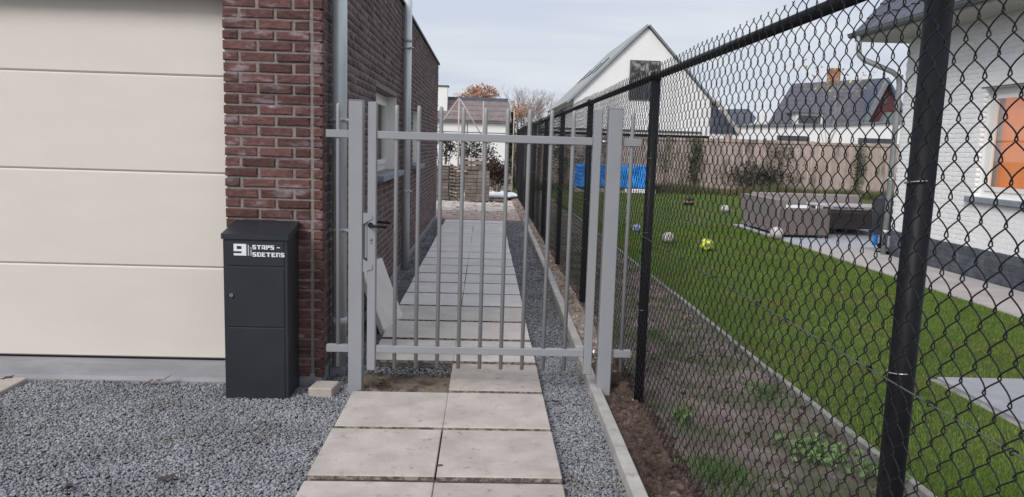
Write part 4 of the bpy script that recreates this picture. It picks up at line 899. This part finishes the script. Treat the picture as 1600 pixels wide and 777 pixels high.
# ================================================================== FAR HOUSES
def gable_x(b, x0, x1, y0, y1, ze, zr, t=.12, over=.3):      # ridge along X (roof slopes face -Y and +Y)
    ym = (y0 + y1)/2; s = (zr - ze)/(ym - y0); b.prism([(y0 - over, ze - s*over), (ym, zr), (y1 + over, ze - s*over), (y1 + over, ze - s*over - t), (ym, zr - t), (y0 - over, ze - s*over - t)], 0, x0, x1)
bh_ = thing('brown_roofed_house', 'low white house with brown tiled roof and white chimney beyond the yard', 'house', (-4, 53, 0))
MB().box(-12, 1.35, 50.2, 56.5, -.16, 3.2).build('wall', M['plaster'], bh_)
b = MB(); b.add([(-12, 49.9, 3.12), (1.62, 49.9, 3.12), (1.48, 51.6, 4.42), (-12, 51.6, 4.42), (-12, 49.9, 3.0), (1.62, 49.9, 3.0), (1.48, 51.7, 4.30), (-12, 51.7, 4.30)], [(0, 1, 2, 3), (4, 7, 6, 5), (0, 4, 5, 1), (1, 5, 6, 2), (2, 6, 7, 3), (3, 7, 4, 0)]); b.build('roof', M['brownroof'], bh_)
MB().box(-12, 1.4, 51.62, 55, 4.0, 4.62).build('upper_roof', M['ridgeblue'], bh_)
MB().add([(-12, 50.2, 3.1), (-12, 56.5, 3.1), (-12, 53, 4.6), (1.34, 50.2, 3.1), (1.34, 56.5, 3.1), (1.34, 53, 4.6)], [(0, 1, 2), (3, 5, 4), (0, 3, 4, 1), (1, 4, 5, 2), (2, 5, 3, 0)]).build('gable', M['plaster2'], bh_)
ch = MB().box(-3.35, -2.56, 50.6, 51.4, 3.5, 5.2).build('chimney', M['plaster'], bh_); MB().box(-3.42, -2.48, 50.52, 51.48, 5.2, 5.27).build('chimney_cap', M['post_dark'], ch)
for x0_, x1_ in ((-2.55, -1.2), (-.6, .9)):
    pass
MB().box(-.78, -.58, 50.08, 50.19, 2.98, 3.1).build('outdoor_lamp', M['post_dark'], bh_)

# big white gable house, ridge running away from the camera
gh = thing('white_gable_house', 'big white house with steep grey gable roof and one dark window behind the fence', 'house', (9.1, 52, 0))
AX, AZ, LX, LZ, RX_, RZz = 9.12, 8.60, 5.02, 4.42, 13.05, 4.42; GY0, GY1 = 45., 59.
MB().prism([(LX, -.16), (RX_, -.16), (RX_, RZz), (AX, AZ - .1), (LX, LZ)], 1, GY0, GY1).build('wall', M['plaster'], gh)
def slope(b, xa, za, xb, zb, t, y0, y1):
    L_ = math.hypot(xb - xa, zb - za); nx_, nz2 = -(zb - za)/L_*t, (xb - xa)/L_*t
    if nz2 < 0: nx_, nz2 = -nx_, -nz2
    b.prism([(xa, za), (xb, zb), (xb + nx_, zb + nz2), (xa + nx_, za + nz2)], 1, y0, y1)
b = MB(); slope(b, LX - .35, LZ - .32, AX, AZ - .02, .12, GY0 - .12, GY1 + .1); b.build('roof', M['greyroof'], gh)
b = MB(); slope(b, RX_ + .35, RZz - .32, AX, AZ - .02, .12, GY0 - .12, GY1 + .1); b.build('roof', M['greyroof'], gh)
for sgn, (xa, za) in ((1, (LX - .36, LZ - .34)), (-1, (RX_ + .36, RZz - .34))):
    b = MB(); slope(b, xa, za, AX, AZ - .03, .11, GY0 - .2, GY0 - .121); b.build('verge', M['greyroof'] if sgn > 0 else M['gutter'], gh)
for yy in (47.5, 50.5, 52.5, 55.5):
    s = .52; X = LX - .35 + (AX - LX + .35)*s; Z = LZ - .32 + (AZ - LZ + .3)*s
    b = MB(); slope(b, X - .42, Z - .43 + .10, X + .42, Z + .43 + .10, .12, yy, yy + 1.1); b.build('roof_window', M['glassdark'], gh)
fw_ = MB(); fw_.box(8.18, 9.94, 44.92, 44.995, 4.40, 6.64); wn = fw_.build('window', M['greytrim'], gh)
for a, b_ in ((8.26, 9.02), (9.10, 9.86)): MB().box(a, b_, 44.90, 44.919, 5.36, 6.56).build('pane', M['curtain'], wn); MB().box(a, b_, 44.90, 44.919, 4.48, 5.30).build('pane', M['glassdark'], wn)
ext = thing('flat_roof_extension', 'flat-roofed extension with dark fascia in front of the big white gable house', 'building', (8, 41, 0))
MB().box(3.2, 11.4, 40.3, 44.7, -.16, 2.20).build('wall', M['plaster2'], ext)
MB().box(3.0, 11.6, 40, 44.8, 2.205, 2.36).build('fascia', M['black'], ext); MB().box(3.15, 11.45, 40.15, 44.7, 2.365, 2.49).build('upstand', M['plaster2'], ext); MB().box(3.05, 11.2, 40.08, 44.75, 2.495, 2.57).build('coping', M['greytrim'], ext)

# slate house with chimney, dark red gable at its right
sh = thing('slate_roofed_house', 'house with dark tiled roof, brick chimney and dark red gable beyond the fence', 'house', (27, 64, 0))
MB().box(22.4, 31.9, 60.3, 67, -.16, 4.0).build('wall', M['plaster2'], sh)
b = MB(); V = [(21.9, 59.9, 3.85), (29.4, 59.9, 4.05), (33.3, 64.6, 8.12), (25.45, 64.6, 7.38), (21.9, 59.9, 3.7), (29.4, 59.9, 3.9), (33.3, 64.7, 7.95), (25.45, 64.7, 7.2)]
b.add(V, [(0, 1, 2, 3), (4, 7, 6, 5), (0, 4, 5, 1), (1, 5, 6, 2), (2, 6, 7, 3), (3, 7, 4, 0)]); b.add([(25.45, 64.72, 7.3), (33.3, 64.72, 8.0), (33.3, 68, 4), (25.45, 68, 4)], [(0, 1, 2, 3)]); b.build('roof', M['farroof'], sh)
MB().prism([(29.8, -.16), (32.9, -.16), (32.9, 4.6), (31.3, 7.35), (29.8, 4.2)], 1, 60.5, 60.9).build('gable', M['redbrickfar'], sh)
b = MB(); b.prism([(31.25, 7.42), (31.25, 7.72), (33.25, 4.75), (32.95, 4.45)], 1, 60.1, 66).prism([(29.62, 4.05), (31.24, 7.42), (31.24, 7.66), (29.62, 4.25)], 1, 60.46, 64.5); b.build('gable_roof', M['ridgeblue'], sh)
MB().prism([(29.58, 4.0), (29.80, 4.0), (31.32, 7.42), (31.20, 7.66)], 1, 59.95, 60.45).build('verge', M['gutter'], sh)
MB().prism([(30.7, 4.2), (32.9, 4.3), (32.9, 5.0), (31.1, 5.0)], 1, 59.4, 60.05).build('canopy', M['gutter'], sh)
MB().box(28.6, 29.35, 64.3, 65.2, 7.0, 8.75).build('chimney', M['chimbrick'], sh)
dm = MB().box(23.9, 26.0, 59.4, 62, 3.6, 4.72).build('dormer', M['plaster2'], sh); MB().box(24.1, 25.8, 59.33, 59.395, 3.95, 4.55).build('window', M['glassdark'], dm); MB().box(23.7, 26.2, 59.2, 62.2, 4.72, 4.82).build('dormer_roof', M['greytrim'], dm)
MB().box(31.2, 31.5, 60.44, 60.49, 5.7, 6.3).build('window', M['glassdark'], sh)
wb = thing('long_white_annex', 'long low white annex with flat roof in front of the slate-roofed house', 'building', (26, 56, 0))
MB().prism([(15.6, -.16), (36, -.16), (36, 4.25), (30, 4.05), (26, 3.75), (15.6, 3.35)], 1, 57.5, 58.8).build('wall', M['plaster'], wb)
MB().prism([(15.4, 3.36), (26, 3.77), (30, 4.07), (36.2, 4.27), (36.2, 4.40), (30, 4.20), (26, 3.90), (15.4, 3.49)], 1, 57.3, 58.9).build('coping', M['gutter'], wb)
for x0_, x1_ in ((21.8, 24.2), (28.0, 30.6)): MB().box(x0_, x1_, 57.44, 57.495, 2.55, 2.92).build('window', M['glassdark'], wb)
ob = thing('blue_roofed_house', 'small blue-grey roofed house between the big white gable house and the slate-roofed house', 'house', (20, 75, 0))
sc2 = 75/60.
b = MB(); b.add([(17.6*sc2, 74.5, 3.0), (21.3*sc2, 74.5, 3.0), (22.0*sc2, 74.5, 3.4), (21.2*sc2, 78, 5.95), (17.7*sc2, 78, 5.75)], [(0, 1, 2, 3, 4)]); b.add([(17.6*sc2, 74.6, 2.9), (22*sc2, 74.6, 2.9), (21.2*sc2, 78.1, 5.85), (17.7*sc2, 78.1, 5.65)], [(0, 3, 2, 1)]); b.build('roof', M['farroof2'], ob)
MB().prism([(20.7*sc2, -.16), (23.0*sc2, -.16), (22.6*sc2, 3.7), (21.35*sc2, 5.85), (20.7*sc2, 4.5)], 1, 74.2, 74.45).build('gable', M['plaster'], ob)
MB().box(17.2*sc2, 20.6*sc2, 75.2, 81, -.16, 3.2).build('wall', M['plaster2'], ob)
# lean-to timbers at the right edge of the big gable house
lt = thing('lean_to', 'dark lean-to with a pale sloping board at the right edge of the big gable house', 'shed', (13.5, 44, 0))
b = MB(); b.add([(13.06, 44.2, 4.45), (13.28, 44.2, 4.45), (14.75, 44.2, 2.55), (14.5, 44.2, 2.55), (13.06, 44.3, 4.45), (13.28, 44.3, 4.45), (14.75, 44.3, 2.55), (14.5, 44.3, 2.55)], [(0, 3, 2, 1), (4, 5, 6, 7), (0, 1, 5, 4), (1, 2, 6, 5), (2, 3, 7, 6), (3, 0, 4, 7)]); b.build('board', M['palewood'], lt)
b = MB(); b.add([(13.06, 44.35, 4.2), (14.55, 44.35, 2.6), (13.06, 44.35, 2.6), (13.06, 46, 4.2), (14.55, 46, 2.6), (13.06, 46, 2.6)], [(0, 2, 1), (3, 4, 5), (0, 1, 4, 3), (1, 2, 5, 4), (2, 0, 3, 5)]); b.build('roof', M['farroof2'], lt)
MB().box(13.07, 14.6, 44.4, 46, -.16, 2.595).build('wall', M['plaster2'], lt)
MB().box(13.8, 14.15, 44.28, 44.39, -.16, 2.6).build('post', M['wallwood'], lt)

# ================================================================== TREES
random.seed(23)
def branch(b, p, d, L_, r, depth, tips, spread=.55, seg=3):
    pts = [p]; q = Vector(p); dd = Vector(d)
    for k in range(seg):
        dd = (dd + Vector((random.gauss(0, .10), random.gauss(0, .10), random.gauss(.03, .06)))).normalized(); q = q + dd*L_/seg; pts.append(q.copy())
    b.tube(pts, [r*(1 - .35*k/seg) for k in range(seg + 1)], 5 if r > .05 else 3, cap=False, smooth=True)
    if depth == 0: tips.append(pts[-1]); return
    for k in range(random.choice((3, 3, 4))):
        a = random.uniform(0, 2*math.pi); o_ = Vector((math.cos(a), math.sin(a), .1)); nd = (dd + o_*spread*random.uniform(.6, 1.2)).normalized()
        branch(b, pts[random.choice((-1, -1, -2))], nd, L_*random.uniform(.62, .8), r*.58, depth - 1, tips, spread, max(2, seg - 1))
def tree(name, label, x, y, h, r, depth, barkm, leafm=None, nl=0, ls=.3, spread=.55, grp=None, z0=0):
    t = thing(name, label, 'tree', (x, y, z0), grp); b = MB(); tips = []
    b.tube([(x, y, z0 - .2), (x + .1, y, z0 + h*.18), (x, y, z0 + h*.30)], [r, r*.8, r*.7], 8); b.build('trunk', barkm, t)
    c = MB()
    for k in range(5):
        a = 2*math.pi*k/5 + random.random(); branch(c, Vector((x, y, z0 + h*random.uniform(.24, .30))), Vector((math.cos(a)*.45, math.sin(a)*.45, 1)).normalized(), h*.30, r*.5, depth, tips, spread)
    c.build('branches', barkm, t)
    if leafm:
        T = np.array([p[:] for p in tips]); k = rng.integers(0, len(T), nl); P = T[k] + rng.normal(size=(nl, 3))*np.array([.5, .5, .4])*h*.06
        V, F = leaves(P, rng.uniform(.6, 1.3, nl)*ls); link('crown', arr_mesh('crown', V, F), t, leafm)
    return t
tree('bare_tree', 'bare grey tree right of the brown-roofed house, the taller one', 3.7, 78, 7.0, .16, 4, M['twig'], grp='bare trees on the skyline', spread=.5)
tree('bare_tree', 'bare pale tree behind the left eave of the big gable house', 6.6, 78, 6.6, .14, 4, M['twig'], grp='bare trees on the skyline', spread=.55)
tree('bare_tree', 'small bare tree between the two larger bare trees', 5.2, 84, 6.2, .12, 4, M['twig'], grp='bare trees on the skyline', spread=.6)
tree('autumn_tree', 'orange autumn tree showing above the brown roof', -1.15, 80, 7.15, .2, 3, M['bark'], M['orange'], 3600, .2, spread=.5)
tree('autumn_tree', 'small orange autumn tree in front of the bare trees', 2.95, 62, 4.6, .08, 3, M['bark'], M['orange2'], 1300, .14)
tree('young_tree', 'slender young tree with few yellow leaves in front of the slate house', 17.0, 38, 6.8, .045, 2, M['twig'], M['yellowleaf'], 85, .19, spread=.25)
t = thing('conifer', 'narrow dark conifer at the right end of the brown-roofed house', 'tree', (1.8, 56, 0)); n = 1500
hz = rng.random(n); P = np.stack([1.85 + rng.normal(size=n)*.30*(1.05 - hz), 56 + rng.normal(size=n)*.3*(1.05 - hz), hz*3.9], 1); V, F = leaves(P, rng.uniform(.12, .26, n)); link('crown', arr_mesh('crown', V, F), t, M['leaf']); MB().tube([(1.85, 56, -.16), (1.85, 56, 3.6)], [.1, .03], 7).build('trunk', M['bark'], t)
for i, (x, y, h, r, mt, lb) in enumerate(((3.2, 66, 3.0, 1.3, 'brownleaf', 'grey brown thicket below the bare trees, left'), (5.3, 67, 2.9, 1.4, 'twig', 'pale twiggy thicket below the bare trees, right'))):
    shrub('thicket', lb, x, y, .0, (r, .8, h*.55), 2600, .14, M[mt], stems=14)
